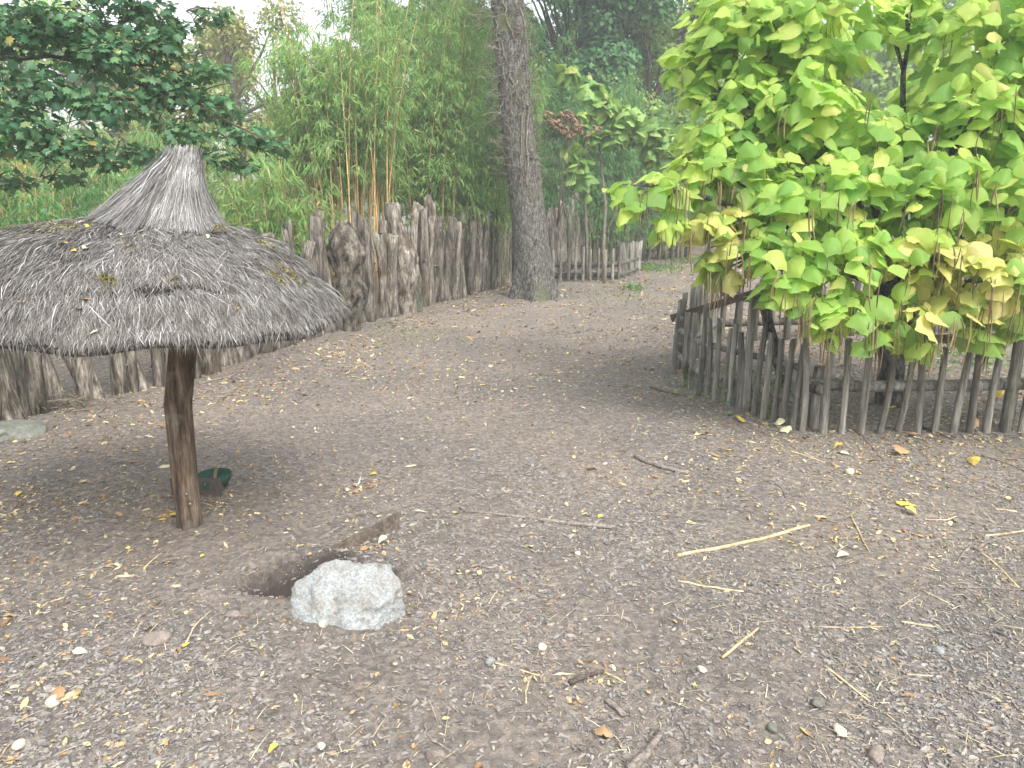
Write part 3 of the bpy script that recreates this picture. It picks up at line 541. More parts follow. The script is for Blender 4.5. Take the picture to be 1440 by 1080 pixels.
# ------------------------------------------------------------------ sticks, canes
def stick(name, mat, a, b_, r0, r1, label, cat='stick', bend=.01, lift=0., rough=.1, k=9, group=None, seg=7, flat=1.):
    A = GP(*a); B = GP(*b_); pts = bez(A, B, (RG.normal()*bend, RG.normal()*bend, 0), k); pts = wob(pts, bend*.12)
    pts[:, 2] = hh(pts[:, 0], pts[:, 1])+np.linspace(r0, r1, k)*.8+lift
    return tag(tube(MB(), pts, np.linspace(r0, r1, k), seg, rough, flat=flat).build(name, M[mat]), label, cat, group)
GS = 'sticks lying on the ground'
S = [('stick', 'greystick', (865, 742), (650, 721), .015, .006, 'long thin grey stick tapering to the left in the middle of the yard', .03),
 ('bamboo_cane', 'cane', (952, 780), (1138, 738), .011, .009, 'thick pale tan cane, longest on the ground', .01),
 ('branch', 'greystick', (893, 646), (968, 667), .02, .012, 'short grey brown branch near the middle right of the yard', .02),
 ('bamboo_cane', 'cane', (1015, 926), (1066, 884), .007, .006, 'short tan cane leaning across thin twigs in the right foreground', .01),
 ('bamboo_cane', 'cane', (1160, 937), (1225, 988), .005, .004, 'thin straight pale cane pointing down right', .005),
 ('twig', 'reed', (260, 912), (297, 868), .004, .003, 'thin straw between the sunk stone and the boulder', .005),
 ('twig', 'greystick', (409, 779), (483, 713), .004, .002, 'thin grey twig between the post and the tilted board', .03),
 ('twig', 'cane', (1150, 880), (1242, 877), .004, .003, 'thin pale straw lying level in the right foreground', .005),
 ('twig', 'cane', (953, 816), (1046, 827), .006, .004, 'bent pale twig below the long cane', .04),
 ('twig', 'cane', (1268, 869), (1320, 877), .005, .004, 'short straw right of the level straw', .005),
 ('twig', 'darkstick', (1072, 680), (1104, 700), .006, .004, 'short dark curved twig on the path', .03),
 ('twig', 'darkstick', (432, 950), (505, 985), .005, .003, 'dark curved twig in the left foreground', .03),
 ('stick', 'darkstick', (801, 957), (849, 940), .012, .009, 'short thick dark brown stick in the foreground', .01),
 ('twig', 'cane', (1195, 728), (1222, 778), .006, .004, 'pale cane bit right of the long cane', .01),
 ('twig', 'cane', (1275, 945), (1312, 947), .005, .004, 'short straw above the whitish stone', .004),
 ('branch', 'greystick', (1370, 777), (1425, 757), .012, .006, 'pale bent branch by the right edge', .03),
 ('twig', 'cane', (1378, 780), (1432, 832), .006, .005, 'tan cane slanting to the right edge', .006),
 ('twig', 'cane', (1385, 757), (1445, 750), .006, .006, 'tan cane level at the right edge', .006),
 ('twig', 'greystick', (1345, 795), (1370, 765), .006, .004, 'short grey twig near the right edge', .01),
 ('twig', 'greystick', (1340, 827), (1442, 838), .005, .004, 'long curved grey twig near the right edge', .04),
 ('twig', 'cane', (1265, 850), (1290, 835), .004, .003, 'short straw end in the straw cross', .003),
 ('twig', 'cane', (1300, 828), (1342, 850), .004, .004, 'straw slanting across the straw cross', .004),
 ('twig', 'darkstick', (1120, 797), (1200, 790), .005, .003, 'dark thin twig right of centre', .02),
 ('twig', 'cane', (1300, 735), (1345, 728), .005, .004, 'dry stem near the right pickets', .02),
 ('twig', 'greystick', (1205, 600), (1240, 640), .006, .004, 'grey twig in front of the pickets', .02),
 ('twig', 'darkstick', (1290, 598), (1340, 620), .01, .006, 'dark stick lying along the foot of the right pickets', .02),
 ('twig', 'darkstick', (915, 546), (965, 556), .014, .01, 'dark stick lying by the left end of the picket fence', .02),
 ('twig', 'cane', (1110, 636), (1160, 650), .008, .005, 'pale bark strip in front of the curved fence', .02),
 ('twig', 'cane', (70, 992), (113, 978), .011, .014, 'thick pale stem beside the oval pebble', .02),
 ('twig', 'cane', (52, 866), (68, 848), .005, .004, 'short straw on dark soil at the left', .005),
 ('twig', 'cane', (188, 898), (202, 875), .004, .003, 'pale straw above the sunk stone', .01),
 ('twig', 'cane', (203, 808), (228, 786), .005, .004, 'pale straw before the leaf drift', .004),
 ('twig', 'greystick', (1005, 893), (1055, 895), .004, .003, 'grey stem crossing the short tan cane', .03),
 ('twig', 'cane', (1430, 720), (1400, 715), .006, .005, 'short pale stem by the right edge', .01),
 ('twig', 'darkstick', (40, 1000), (48, 1040), .004, .003, 'dark twig in the bottom left corner', .01),
 ('twig', 'cane', (740, 985), (748, 944), .004, .002, 'pale straw pointing away in the foreground', .01),
 ('twig', 'greystick', (600, 1020), (640, 1060), .005, .003, 'grey twig low in the middle foreground', .02),
 ('twig', 'cane', (690, 930), (760, 945), .004, .003, 'yellow green straw right of the white pebble', .02),
 ('twig', 'cane', (850, 940), (880, 955), .005, .003, 'pale split stem right of the dark stick', .01),
 ('twig', 'greystick', (280, 540), (335, 522), .012, .008, 'pale stick at the foot of the log wall', .03),
 ('twig', 'greystick', (1380, 640), (1445, 665), .008, .005, 'grey stick at the right edge below the pickets', .03)]
for nm, mt, a, b_, r0, r1, lb, bd in S: stick(nm, mt, a, b_, r0, r1, lb, bend=bd, group=GS, cat='twig' if nm == 'twig' else nm.split('_')[-1])
stick('wood_piece', 'greystick', (886, 1086), (930, 1032), .02, .013, 'split grey piece of wood at the bottom edge', 'wood', .004, flat=.6, rough=.2)
stick('wood_chip', 'greystick', (852, 980), (878, 1004), .014, .012, 'flat tan wood chip in the middle foreground', 'wood', .002, flat=.4, rough=.2)
# tilted board
A = GP(462, 784); B = GP(556, 742); u = nrm(B-A); nn = np.array([-u[1], u[0], 0])
mbb = MB(); z0 = A[2]-.02
pr = [(0, -.03), (1, -.03), (1.0, .10), (.97, .098), (.5, .05), (0.03, .012)]
V = [];  Ln = np.linalg.norm(B-A)*1.05
for sd in (-.009, .009):
    for s_, z_ in pr: V.append(A+u*s_*Ln+nn*sd+np.array([0, .25*z_, z_+.002*RG.normal()]))
n6 = 6; j = np.arange(n6)
mbb.add(np.array(V), [np.array([list(range(n6))[::-1], list(range(n6, 2*n6))]), np.stack([j, (j+1) % n6, n6+(j+1) % n6, n6+j], -1)])
tag(mbb.build('wooden_board', M['darkstick'], smooth=False), 'grey wedge shaped board standing on edge, half buried behind the boulder', 'board')
# feather
p = GP(503, 680, .01); mb = MB(); mb.inst(BL, [p], [[.2, .6, .8]], [[0, -1, .3]], [.09]); tag(mb.build('feather', M['feather']), 'small grey feather sticking up from the little leaf pile', 'feather')
# drinking trough behind the post
TB = GP(282, 700); TB[2] -= .01
tr = thing('drinking_trough', 'small dark wooden trough box with a green bowl on the ground behind the parasol post', 'trough', TB)
box(MB(), TB+[-.02, 0, .065], .33, .022, .135, jit=.002).build('front_board', M['darkboard'], tr, smooth=False)
c = TB+np.array([.05, .14, .075]); a = np.linspace(0, 2*math.pi, 32, endpoint=False)
V = []; prof = [(.07, -.06), (.108, .01), (.112, .04), (.105, .04), (.098, .01), (.03, -.02)]
for r, z_ in prof: V.append(np.stack([c[0]+r*np.cos(a), c[1]+r*np.sin(a), np.full(32, c[2]+z_)], -1))
V = np.vstack(V); I = np.arange(len(V)).reshape(-1, 32); J = np.roll(I, -1, 1)
MB().add(V, [np.stack([I[:-1], J[:-1], J[1:], I[1:]], -1).reshape(-1, 4), I[-1][None], I[0][None, ::-1]]).build('bowl', M['green'], tr)
box(MB(), TB+[.05, -.016, .085], .04, .012, .05, jit=.001).build('bracket', M['green'], tr, smooth=False)
c2 = TB+[.05, -.022, .1]; tube(MB(), [c2, c2+[0, -.008, 0]], [.008, .006], 8).build('bolt', M['steel'], tr)
tube(MB(), bez(TB+[.105, .0, .11], TB+[.085, .1, .16], (0, 0, .02)), .012, 6, flat=.35).build('strap', M['strap'], tr)
box(MB(), TB+[.02, .13, .03], .2, .14, .05, jit=.002).build('base_box', M['darkboard'], tr, smooth=False)

# ------------------------------------------------------------------ log palisade
def logmb(base, h, r, lean=(0, 0), seg=14, k=9, rough=.09, bend=.03, taper=.85, capj=.03, knots=1):
    top = np.array([base[0]+lean[0], base[1]+lean[1], base[2]+h]); b0 = np.array(base, float)-[0, 0, .12]
    pts = bez(b0, top, (RG.normal()*bend, RG.normal()*bend, 0), k); rr = np.linspace(1.06, taper, k)*r*(1+RG.normal(size=k)*.03)
    mb = tube(MB(), pts, rr, seg, rough, capj)
    for _ in range(knots):
        i = RG.integers(2, k-1); a = RG.uniform(math.pi, 2*math.pi); d = np.array([math.cos(a), math.sin(a), .3]); c = pts[i]
        tube(mb, [c+d*rr[i]*.7, c+d*(rr[i]+.012), c+d*(rr[i]+.02+RG.uniform(0, .03))], [r*.3, r*.22, r*.13], 8, .1)
    return mb
pathpx = [(-130, 640), (-60, 618), (-5, 600), (30, 588), (60, 578), (130, 562), (200, 549), (270, 531), (330, 508), (385, 493), (440, 474), (500, 458), (560, 441), (640, 421), (700, 403), (735, 393), (770, 385)]
pth = np.array([G(*p) for p in pathpx]); seglen = np.r_[0, np.cumsum(np.linalg.norm(np.diff(pth, axis=0), axis=1))]
def along(s): return np.array([np.interp(s, seglen, pth[:, 0]), np.interp(s, seglen, pth[:, 1]), 0.])
def s_of_px(px):
    best = min(np.linspace(0, seglen[-1], 800), key=lambda s: abs(720+F*along(s)[0]/(along(s)[1]*math.cos(TH)+CH*math.sin(TH))-px)); return best
pal = thing('log_palisade', 'tall weathered log palisade curving from the left edge to behind the big tree', 'fence', pth[5])
# special members (px extents in the photograph -> metres at their place on the fence line)
skip = [(s_of_px(480), s_of_px(514)), (s_of_px(553), s_of_px(588))]
s = 0.; cnt = 0
while s < seglen[-1] and cnt < 95:
    r = RG.uniform(.045, .092) if RG.uniform() < .85 else .115; s += r
    if not any(a_ < s < b_ for a_, b_ in skip):
        p = along(s); p[2] = float(hh(p[0], p[1]))
        h = RG.uniform(1.3, 1.85)*(.8 if p[1] < 9.3 else 1)+(.1 if p[1] > 13 else 0)+(.12*math.sin(s*2.1))
        off = RG.uniform(-.03, .09); p[1] += off; p[0] -= off*.5
        logmb(p, h, r, (RG.normal()*.13, RG.normal()*.06), bend=.05, rough=.12, taper=RG.uniform(.72, 1.), capj=.03, knots=int(RG.integers(0, 3))).build('log', M['log'], pal); cnt += 1
    s += r*(RG.uniform(.9, 1.35) if p[1] > 9.5 else RG.uniform(1.1, 1.7))
def plog(pxb, pyb, pxt, h, r, **kw):
    b = GP(pxb, pyb); d = (pxt-pxb)/F*(b[1]*math.cos(TH)+.2); 
    lab = kw.pop('label', None); o = logmb(b, h, r, (d, kw.pop('ly', .05)), **kw).build('log', M['log'], pal)
    if lab: o['label'] = lab
plog(137, 561, 85, 1.05, .10, bend=.03, rough=.08, label='thick log slanting to the left')
plog(606, 425, 583, 1.55, .075, label='thin log leaning to the left')
plog(18, 596, -6, 1.45, .13, label='thickest straight log at the left end')
plog(48, 570, 38, 1.3, .08)
# burl log: two swollen lobes
b = GP(497, 461); b[1] -= .22; px2m = (b[1]*math.cos(TH)+.3)/F
def lobed(b, prof, seg=40, k=70, ro=.2, sq=.85, seed=3):
    pz = np.array([q[0] for q in prof]); zz = np.linspace(pz[0], pz[-1], k); rad = np.interp(zz, pz, [q[1] for q in prof]); cx = np.interp(zz, pz, [q[2] for q in prof])
    kern = np.ones(5)/5; rad = np.convolve(np.pad(rad, 2, 'edge'), kern, 'valid'); cx = np.convolve(np.pad(cx, 2, 'edge'), kern, 'valid')
    a = np.arange(seg)/seg*2*math.pi; V = []
    for i in range(k):
        for q in a:
            d = Vector((math.cos(q)*1., math.sin(q), zz[i]*1.6)); f = 1+ro*mnoise.fractal(Vector((d.x*1.4+seed, d.y*1.4, d.z*2.2)), .8, 2., 5)-ro*.9*max(0, .25-abs(mnoise.noise(Vector((d.x*1.8+seed*2, d.y*1.8, d.z*2.6)))))
            V.append((b[0]+cx[i]+rad[i]*f*math.cos(q), b[1]+rad[i]*f*sq*math.sin(q), b[2]+zz[i]))
    V = np.array(V); I = np.arange(k*seg).reshape(k, seg); J = np.roll(I, -1, 1)
    return MB().add(V, [np.stack([I[:-1], J[:-1], J[1:], I[1:]], -1).reshape(-1, 4), I[-1][None]])
o = lobed(b, [(-.1, .14, .02), (.15, .15, .03), (.3, .17, .03), (.42, .25, .01), (.6, .29, 0), (.78, .24, 0), (.86, .19, 0), (.95, .23, 0), (1.15, .29, -.01), (1.35, .27, -.01), (1.5, .2, -.01), (1.6, .15, -.03), (1.66, .08, -.04)], ro=.2, seed=3).build('gnarled_log', M['burl'], pal)
o['label'] = 'swollen burl log with two knotted lobes'
b = GP(570, 440)
o = lobed(b, [(-.1, .21, .0), (.1, .2, .0), (.5, .22, .02), (.8, .25, .02), (1.05, .25, .0), (1.25, .2, -.05), (1.45, .16, -.1), (1.7, .15, -.14), (1.9, .13, -.16), (1.98, .1, -.17)], ro=.22, seed=8).build('gnarled_log', M['log'], pal)
o['label'] = 'broad tall trunk with knots, tallest in the wall'
b = GP(585, 438); o = lobed(b, [(-.1, .13, 0), (.3, .12, 0), (.6, .13, .0), (.85, .11, -.02), (.95, .06, -.03)], ro=.2, seed=12).build('gnarled_log', M['bark'], pal); o['label'] = 'reddish barked stub in front of the tall trunk'
# back palisade right of the tree
bp_ = [G(776, 388), G(830, 381), G(890, 377), G(900, 364), G(985, 362)]
pal2 = thing('log_palisade', 'shaded log palisade behind the low picket fence right of the big tree', 'fence', bp_[0])
pb2 = np.array(bp_); sl2 = np.r_[0, np.cumsum(np.linalg.norm(np.diff(pb2, axis=0), axis=1))]
for s in np.arange(0, sl2[-1], .2):
    p = np.array([np.interp(s, sl2, pb2[:, 0]), np.interp(s, sl2, pb2[:, 1])+.9, 0])
    logmb(p, RG.uniform(1.7, 2.35)*(1 if s < 3 else .85), RG.uniform(.08, .12), (RG.normal()*.08, 0), taper=.8, knots=0, k=7, seg=10).build('log', M['log'], pal2)

# ------------------------------------------------------------------ picket fences
def picket(parent, b, h, r, lean, seg=9, k=7, nm='picket', mat='picket'):
    b = np.array(b, float); b[2] = float(hh(b[0], b[1]))
    return logmb(b, h, r, lean, seg, k, .09, .012, .9, .012, 0).build(nm, M[mat], parent)
bot = [(949, 527), (962, 542), (971, 546), (981, 554), (992, 557), (1003, 563), (1017, 565), (1026, 569), (1037, 575), (1049, 577), (1060, 581), (1072, 586), (1087, 589), (1099, 595), (1114, 601), (1128, 604), (1159, 607), (1183, 607), (1208, 608), (1234, 606), (1260, 605), (1290, 608), (1314, 608), (1340, 608), (1363, 608), (1387, 606), (1413, 605), (1436, 604), (1462, 603), (1490, 602), (1520, 601), (1550, 600)]
fn = thing('picket_fence', 'rustic grey picket fence curving around the yellow green catalpa tree', 'fence', G(*bot[8]))
tops = {0: .83, 1: .8, 2: .82, 3: .93, 4: .82, 5: .83, 6: .72, 7: .8, 8: .75, 9: 1.1, 26: 1.0}
for i, (px, py) in enumerate(bot):
    p = G(px, py); h = tops.get(i, RG.uniform(.72, .86)); w = 1.25 if i in (9, 26) else 1.
    picket(fn, p, h, RG.uniform(.026, .034)*w, (RG.normal()*.03+(.02 if i < 16 else .01), RG.normal()*.012))
fb = np.array([G(*q) for q in bot])
def rail(parent, pts, z, r, off=.06, nm='rail', mat='picket'):
    pts = np.array(pts)[:, :3].copy(); pts[:, 1] += off; pts[:, 0] += off*.4; pts[:, 2] = z
    return tube(MB(), wob(pts, .006), r, 9, .1).build(nm, M[mat], parent)
rail(fn, fb[[0, 3, 6, 9, 12, 15]], .22, .036, .07); rail(fn, fb[[0, 3, 6, 9, 12, 15]], .52, .032, .07)
rail(fn, fb[[15, 18, 21, 24, 27, 31]]+np.array([0, .0, 0]), .40, .05, .10); rail(fn, fb[[21, 24, 27, 31]], .8, .04, .12)
for px, py, h in ((1151, 603, .55), (1425, 604, 1.15), (958, 522, .8)):
    p = G(px, py); p[1] += .1; picket(fn, p, h, .05, (0, 0), 12, 7, 'fence_post')
# corner stub of log on the post
c = P(1150, 545, G(1151, 603)[1]+.02); tube(MB(), [c+[-.1, .1, 0], c+[0, 0, 0], c+[.02, -.1, 0]], [.05, .055, .05], 12, .06).build('log_stub', M['log'], fn)
# far side of the enclosure: pickets going back, diagonal board
fn2 = thing('picket_fence', 'row of grey pickets and slanting board at the back left corner of the catalpa enclosure', 'fence', G(960, 510))
e0 = G(949, 524); e1 = np.array([e0[0]+1.1, e0[1]+2.1, 0])
for i, t in enumerate(np.linspace(.06, 1, 15)):
    p = e0+(e1-e0)*t; picket(fn2, p, RG.uniform(.8, 1.05), RG.uniform(.03, .04), (RG.normal()*.03, 0))
e2 = np.array([e1[0]+6.5, e1[1]+1.2, 0])
rail(fn2, [e0, (e0+e1)/2, e1], .3, .04, 0); rail(fn2, [e0, (e0+e1)/2, e1], .62, .035, 0)
fn3 = thing('log_fence', 'dark low fence of posts and lying logs along the back of the catalpa enclosure', 'fence', e1)
for t in np.linspace(0, 1, 26):
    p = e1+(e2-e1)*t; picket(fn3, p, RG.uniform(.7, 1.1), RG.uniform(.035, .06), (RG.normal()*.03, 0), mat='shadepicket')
rail(fn3, [e1, (e1+e2)/2, e2], .25, .06, .08); rail(fn3, [e1, (e1+e2)/2, e2], .6, .05, .08)
a_ = P(975, 438, e0[1]+.25); b_ = P(1048, 416, e0[1]+.05); dv = b_-a_
ax = np.array([nrm(dv), nrm(np.cross([0, 0, 1.], dv)), nrm(np.cross(dv, np.cross([0, 0, 1.], dv)))])
box(MB(), (a_+b_)/2, np.linalg.norm(dv)*1.9, .02, .085, ax, .002).build('slanting_board', M['darkstick'], fn2, smooth=False)
# low middle fence
mf = [(776, 396), (868, 394), (893, 385), (899, 380)]
fm = thing('picket_fence', 'low grey picket fence with stacked logs behind it, right of the big tree trunk', 'fence', G(*mf[0]))
mp_ = np.array([G(*q) for q in mf]); ms = np.r_[0, np.cumsum(np.linalg.norm(np.diff(mp_, axis=0), axis=1))]
for s in np.r_[np.arange(-.8, ms[1], .205), np.arange(ms[1]+.1, ms[-1], .23)]:
    p = mp_[0]+(mp_[1]-mp_[0])*s/ms[1] if s < ms[1] else np.array([np.interp(s, ms, mp_[:, i]) for i in range(3)])
    picket(fm, p, RG.uniform(.78, .88)+(.05 if s > ms[1] else 0), RG.uniform(.036, .05), (RG.normal()*.02, 0), 7, 5)
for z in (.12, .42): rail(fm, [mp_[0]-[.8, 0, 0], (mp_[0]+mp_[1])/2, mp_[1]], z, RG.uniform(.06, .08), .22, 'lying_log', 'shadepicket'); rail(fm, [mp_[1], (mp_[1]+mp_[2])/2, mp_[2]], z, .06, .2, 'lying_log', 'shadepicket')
# far fence + board panel
ff = thing('log_fence', 'far low fence of pickets and lying logs beyond the clearing', 'fence', G(900, 367))
f0, f1 = G(897, 367), G(966, 365)
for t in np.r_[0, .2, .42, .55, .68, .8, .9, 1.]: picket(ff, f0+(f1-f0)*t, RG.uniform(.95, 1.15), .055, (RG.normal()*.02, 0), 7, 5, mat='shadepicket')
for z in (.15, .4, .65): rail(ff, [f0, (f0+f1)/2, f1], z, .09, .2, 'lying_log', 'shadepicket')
bpn = thing('board_panel', 'brown panel of horizontal boards with a dark post at the far end of the clearing', 'fence', G(990, 365))
g0, g1 = G(966, 365), G(1075, 365)
for i in range(5): box(MB(), (g0+g1)/2+[0, 0, .12+i*.205], np.linalg.norm(g1-g0), .04, .198, None, .004).build('plank', M['board'], bpn, smooth=False)
for px in (996, 1045): c = G(px, 365); tube(MB(), [c+[0, -.07, -.1], c+[0, -.07, 1.2]], .05, 8, .05).build('post', M['darkstick'], bpn)
ff2 = thing('log_palisade', 'distant dark log palisade behind the catalpa branches', 'fence', G(1100, 368))
for i, px in enumerate(np.arange(1080, 1500, 7.5)):
    p = G(px, 364); p[1] += 1; logmb(p, RG.uniform(1.2, 1.7), .1, (RG.normal()*.06, 0), 8, 5, knots=0).build('log', M['log'], ff2)

# ------------------------------------------------------------------ big trunk
TBs = G(752, 419)
def trunk_mesh(b, topx, H, r0, r1, seg=72, k=150):
    zz = np.linspace(-.15, H, k); a = np.arange(seg)/seg*2*math.pi; V = []
    for z in zz:
        t = max(z, 0)/H; r = r0+(r1-r0)*t**.8; fl = .13*math.exp(-max(z, 0)*2.2)
        cx = b[0]+topx*t+.03*math.sin(z*1.3); cy = b[1]+.02*math.sin(z)
        for q in a:
            root = fl*(1+.9*math.sin(q*4+1))
            f = r+root*.8+.012*math.sin(q*3+z*.5)+.016*mnoise.fractal(Vector((math.cos(q)*9, math.sin(q)*9, z*5.5)), .6, 2., 4)
            V.append((cx+f*math.cos(q), cy+f*math.sin(q), z))
    V = np.array(V); I = np.arange(k*seg).reshape(k, seg); J = np.roll(I, -1, 1)
    return MB().add(V, [np.stack([I[:-1], J[:-1], J[1:], I[1:]], -1).reshape(-1, 4)])
oak = thing('oak_tree', 'tall tree with a thick leaning grey trunk wrapped in dead ivy stems', 'tree', TBs)
trunk = trunk_mesh(TBs, -.95, 9.2, .39, .25).build('trunk', M['bark'], oak)
def tc_(z): return np.array([TBs[0]-.95*z/9.2+.03*math.sin(z*1.3), TBs[1]+.02*math.sin(z), z])
def tr_(z): return .39+(.25-.39)*(z/9.2)**.8
mb = MB()
for i in range(34):
    z0 = RG.uniform(2.2, 8.); a0 = RG.uniform(0, 6.28); ln = RG.uniform(.6, 2.4); tw = RG.normal()*1.1; z = np.linspace(z0, z0+ln, 12); a = a0+tw*np.linspace(0, 1, 12)+RG.normal(size=12)*.06
    pts = np.array([tc_(zz)+np.array([math.cos(q), math.sin(q), 0])*(tr_(zz)+.02) for zz, q in zip(z, a)]); tube(mb, pts, RG.uniform(.009, .02), 5, .1)
mb.build('ivy_stems', M['twig'], oak)
mb = MB()
for i in range(760):
    z0 = 2.2+6*RG.uniform(0, 1)**.8; a0 = RG.uniform(0, 6.28); d = nrm(np.array([math.cos(a0), math.sin(a0), RG.normal()*.5])); L_ = RG.uniform(.1, .55)*(1.15 if math.cos(a0) < 0 else .8)
    p0 = tc_(z0)+np.array([math.cos(a0), math.sin(a0), 0])*tr_(z0)*.98; pts = [p0]
    for q in range(6): d = nrm(d+RG.normal(size=3)*.32); pts.append(pts[-1]+d*L_/6)
    tube(mb, pts, np.linspace(.009, .004, 7), 3)
    for _ in range(2):
        s_ = pts[RG.integers(2, 6)]; e = nrm(d+RG.normal(size=3)*.8)*L_*.4; tube(mb, [s_, s_+e*.5+RG.normal(size=3)*.01, s_+e], [.005, .004, .003], 3)
mb.build('dead_twigs', M['twig'], oak)
# high crown of the tree: limbs above the picture with leaves
def crown(mb, blobs, n, size, tmpl, droop=.5, flat=.75, shell=.45):
    B = np.array(blobs, float); w = B[:, 3]**2; idx = RG.choice(len(B), n, p=w/w.sum()); o = sph(n); rr = B[idx, 3]*(shell+(1-shell)*RG.uniform(0, 1, n)**.6)
    pos = B[idx, :3]+o*rr[:, None]*[1, 1, flat]
    tip = nrm(o*[.7, .7, .3]+[0, 0, -droop]+RG.normal(size=(n, 3))*.45); nn = o*.6+[0, 0, .8]+RG.normal(size=(n, 3))*.35
    tl_ = tmpl if isinstance(tmpl, list) else [tmpl]; pick = RG.integers(0, len(tl_), n); sz = RG.uniform(size[0], size[1], n)
    for i, t in enumerate(tl_):
        k_ = pick == i; mb.inst(t, pos[k_], tip[k_], nn[k_], sz[k_])
    return pos
def limbs(parent, root, blobs, r0, mat, every=1, nm='limb', bend=.3, one=False):
    acc = MB()
    for b in blobs[::every]:
        c = np.array(b[:3]); L_ = np.linalg.norm(c-root); k_ = 9; pts = wob(bez(root, c, (RG.normal()*bend*.4, RG.normal()*bend*.4, L_*.07)), L_*.012)
        m_ = acc if one else MB(); tube(m_, pts, np.linspace(r0, r0*.22, len(pts)), 7, .06)
        for _ in range(5):
            e = c+sph(1)[0]*b[3]*.8; s_ = pts[RG.integers(4, 8)]; tube(m_, bez(s_, e, RG.normal(size=3)*b[3]*.08, 6), np.linspace(r0*.25, r0*.07, 6), 4)
        if not one: m_.build(nm, M[mat], parent)
    if one: acc.build(nm, M[mat], parent)
ob = [(TBs[0]+x, TBs[1]+y, z, r) for x, y, z, r in ((-2.4, 1, 9.6, 1.3), (0, 2, 10.5, 1.6), (2.2, 1, 9.8, 1.3), (-1, -.5, 10, 1.2), (1, 0, 11, 1.4))]
limbs(oak, tc_(8.8), ob, .12, 'bark'); mb = MB(); crown(mb, ob, 7000, (.1, .16), OV); mb.build('crown', M['darktree'], oak)

# ------------------------------------------------------------------ bamboo
def bamboo(label, base, h, rad, ncul, nleaf, bare=.35, mat='bamboo', cmat='culm', spread=.25, lsize=(.12, .22), seed=0, sideb=(.25, .8), cr=.012, group='bamboo clumps behind the log walls', dead=0):
    base = np.array(base, float); base[2] = 0; t_ = thing('bamboo_clump', label, 'bamboo', base, group)
    cul = []
    for i in range(ncul):
        a = RG.uniform(0, 6.28); r = rad*math.sqrt(RG.uniform(0, 1)); b = base+[r*math.cos(a), r*.6*math.sin(a), 0]; hh_ = h*RG.uniform(.6, 1.05); out = np.array([math.cos(a+RG.normal()*.7), .6*math.sin(a+RG.normal()*.7), 0])*hh_*spread*RG.uniform(.2, 1)
        t = np.linspace(0, 1, 10)[:, None]; pts = b+np.array([0, 0, hh_])*t*(1-.06*t)+out*t**2+RG.normal(size=(1, 3))*.02
        cul.append(pts); tube(MB(), pts, np.linspace(cr, cr*.3, 10), 5, .0).build('culm', M[cmat], t_)
    C_ = np.array(cul); ncl = nleaf//7; ci = RG.integers(0, ncul, ncl); tt_ = bare+(1-bare)*RG.uniform(0, 1, ncl)**.85; f = tt_*9; i0 = np.minimum(f.astype(int), 8); w = (f-i0)[:, None]
    cp_ = C_[ci, i0]*(1-w)+C_[ci, i0+1]*w; a = RG.uniform(0, 6.28, ncl); bl = RG.uniform(*sideb, ncl)*(1.15-tt_*.75)
    bd = np.stack([np.cos(a), np.sin(a), RG.normal(size=ncl)*.25-.1], -1); tipp = cp_+bd*bl[:, None]
    mb = MB()
    rep = 7; P0 = np.repeat(tipp, rep, 0)-np.repeat(bd, rep, 0)*RG.uniform(0, .16, ncl*rep)[:, None]+RG.normal(size=(ncl*rep, 3))*.03
    D = nrm(np.repeat(bd, rep, 0)*.5+[0, 0, -.62]+RG.normal(size=(ncl*rep, 3))*.42); Nn = np.tile([0, 0, 1.], (len(P0), 1))+RG.normal(size=P0.shape)*.5
    mb.inst(BL, P0, D, Nn, RG.uniform(*lsize, len(P0))); fo = mb.build('foliage', M[mat], t_)
    mb = MB(); sel = RG.choice(ncl, min(ncl, 260), replace=False)
    for q in sel: tube(mb, bez(cp_[q], tipp[q], (0, 0, .04), 4), [.004, .003, .002, .002], 3)
    mb.build('side_twigs', M[cmat], t_)['kind'] = 'stuff'; return t_
B_ = lambda px, y: P(px, 290, y)
bamboo('sparse tan bamboo stems left of the tallest bamboo, behind the parasol cap', B_(440, 15.0), 5.2, .7, 34, 5200, .5, 'bamboo', 'culm', .12, lsize=(.14, .24), cr=.016)
bamboo('dense light green bamboo with bare orange brown stems behind the gnarled burl log', B_(495, 14.7), 6.0, .95, 60, 13000, .6, 'bamboo', 'culm', .14, cr=.017)
bamboo('high feathery bamboo rising behind the tallest log of the wall', B_(570, 16.6), 8.0, 1.2, 34, 19000, .34, 'bamboo', 'culm', .2)
bamboo('bushy yellow green bamboo drooping over the log tops left of the big trunk', B_(650, 17.2), 5.6, 1.0, 26, 17000, .34, 'bamboo', 'culm_green', .3)
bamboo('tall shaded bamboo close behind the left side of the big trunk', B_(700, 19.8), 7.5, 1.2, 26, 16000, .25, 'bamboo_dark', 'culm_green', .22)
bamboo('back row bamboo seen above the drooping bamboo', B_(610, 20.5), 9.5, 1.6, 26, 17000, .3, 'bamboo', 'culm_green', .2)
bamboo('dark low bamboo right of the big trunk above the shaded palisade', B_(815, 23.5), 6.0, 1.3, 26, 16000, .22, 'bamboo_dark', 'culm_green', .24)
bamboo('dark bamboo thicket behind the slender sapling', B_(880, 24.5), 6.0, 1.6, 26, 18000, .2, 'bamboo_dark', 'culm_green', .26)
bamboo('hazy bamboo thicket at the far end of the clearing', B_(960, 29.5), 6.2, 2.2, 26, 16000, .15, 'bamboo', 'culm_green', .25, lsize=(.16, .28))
bamboo('loose bamboo with dark hanging leaves behind the parasol, second from the left', B_(150, 12.6), 3.9, 1.3, 24, 6500, .2, 'bamboo_dark', 'culm', .2, lsize=(.13, .22))
bamboo('loose bamboo with dark hanging leaves at the far left edge', B_(30, 10.6), 3.3, .9, 18, 3600, .2, 'bamboo_dark', 'culm', .18, lsize=(.12, .2))
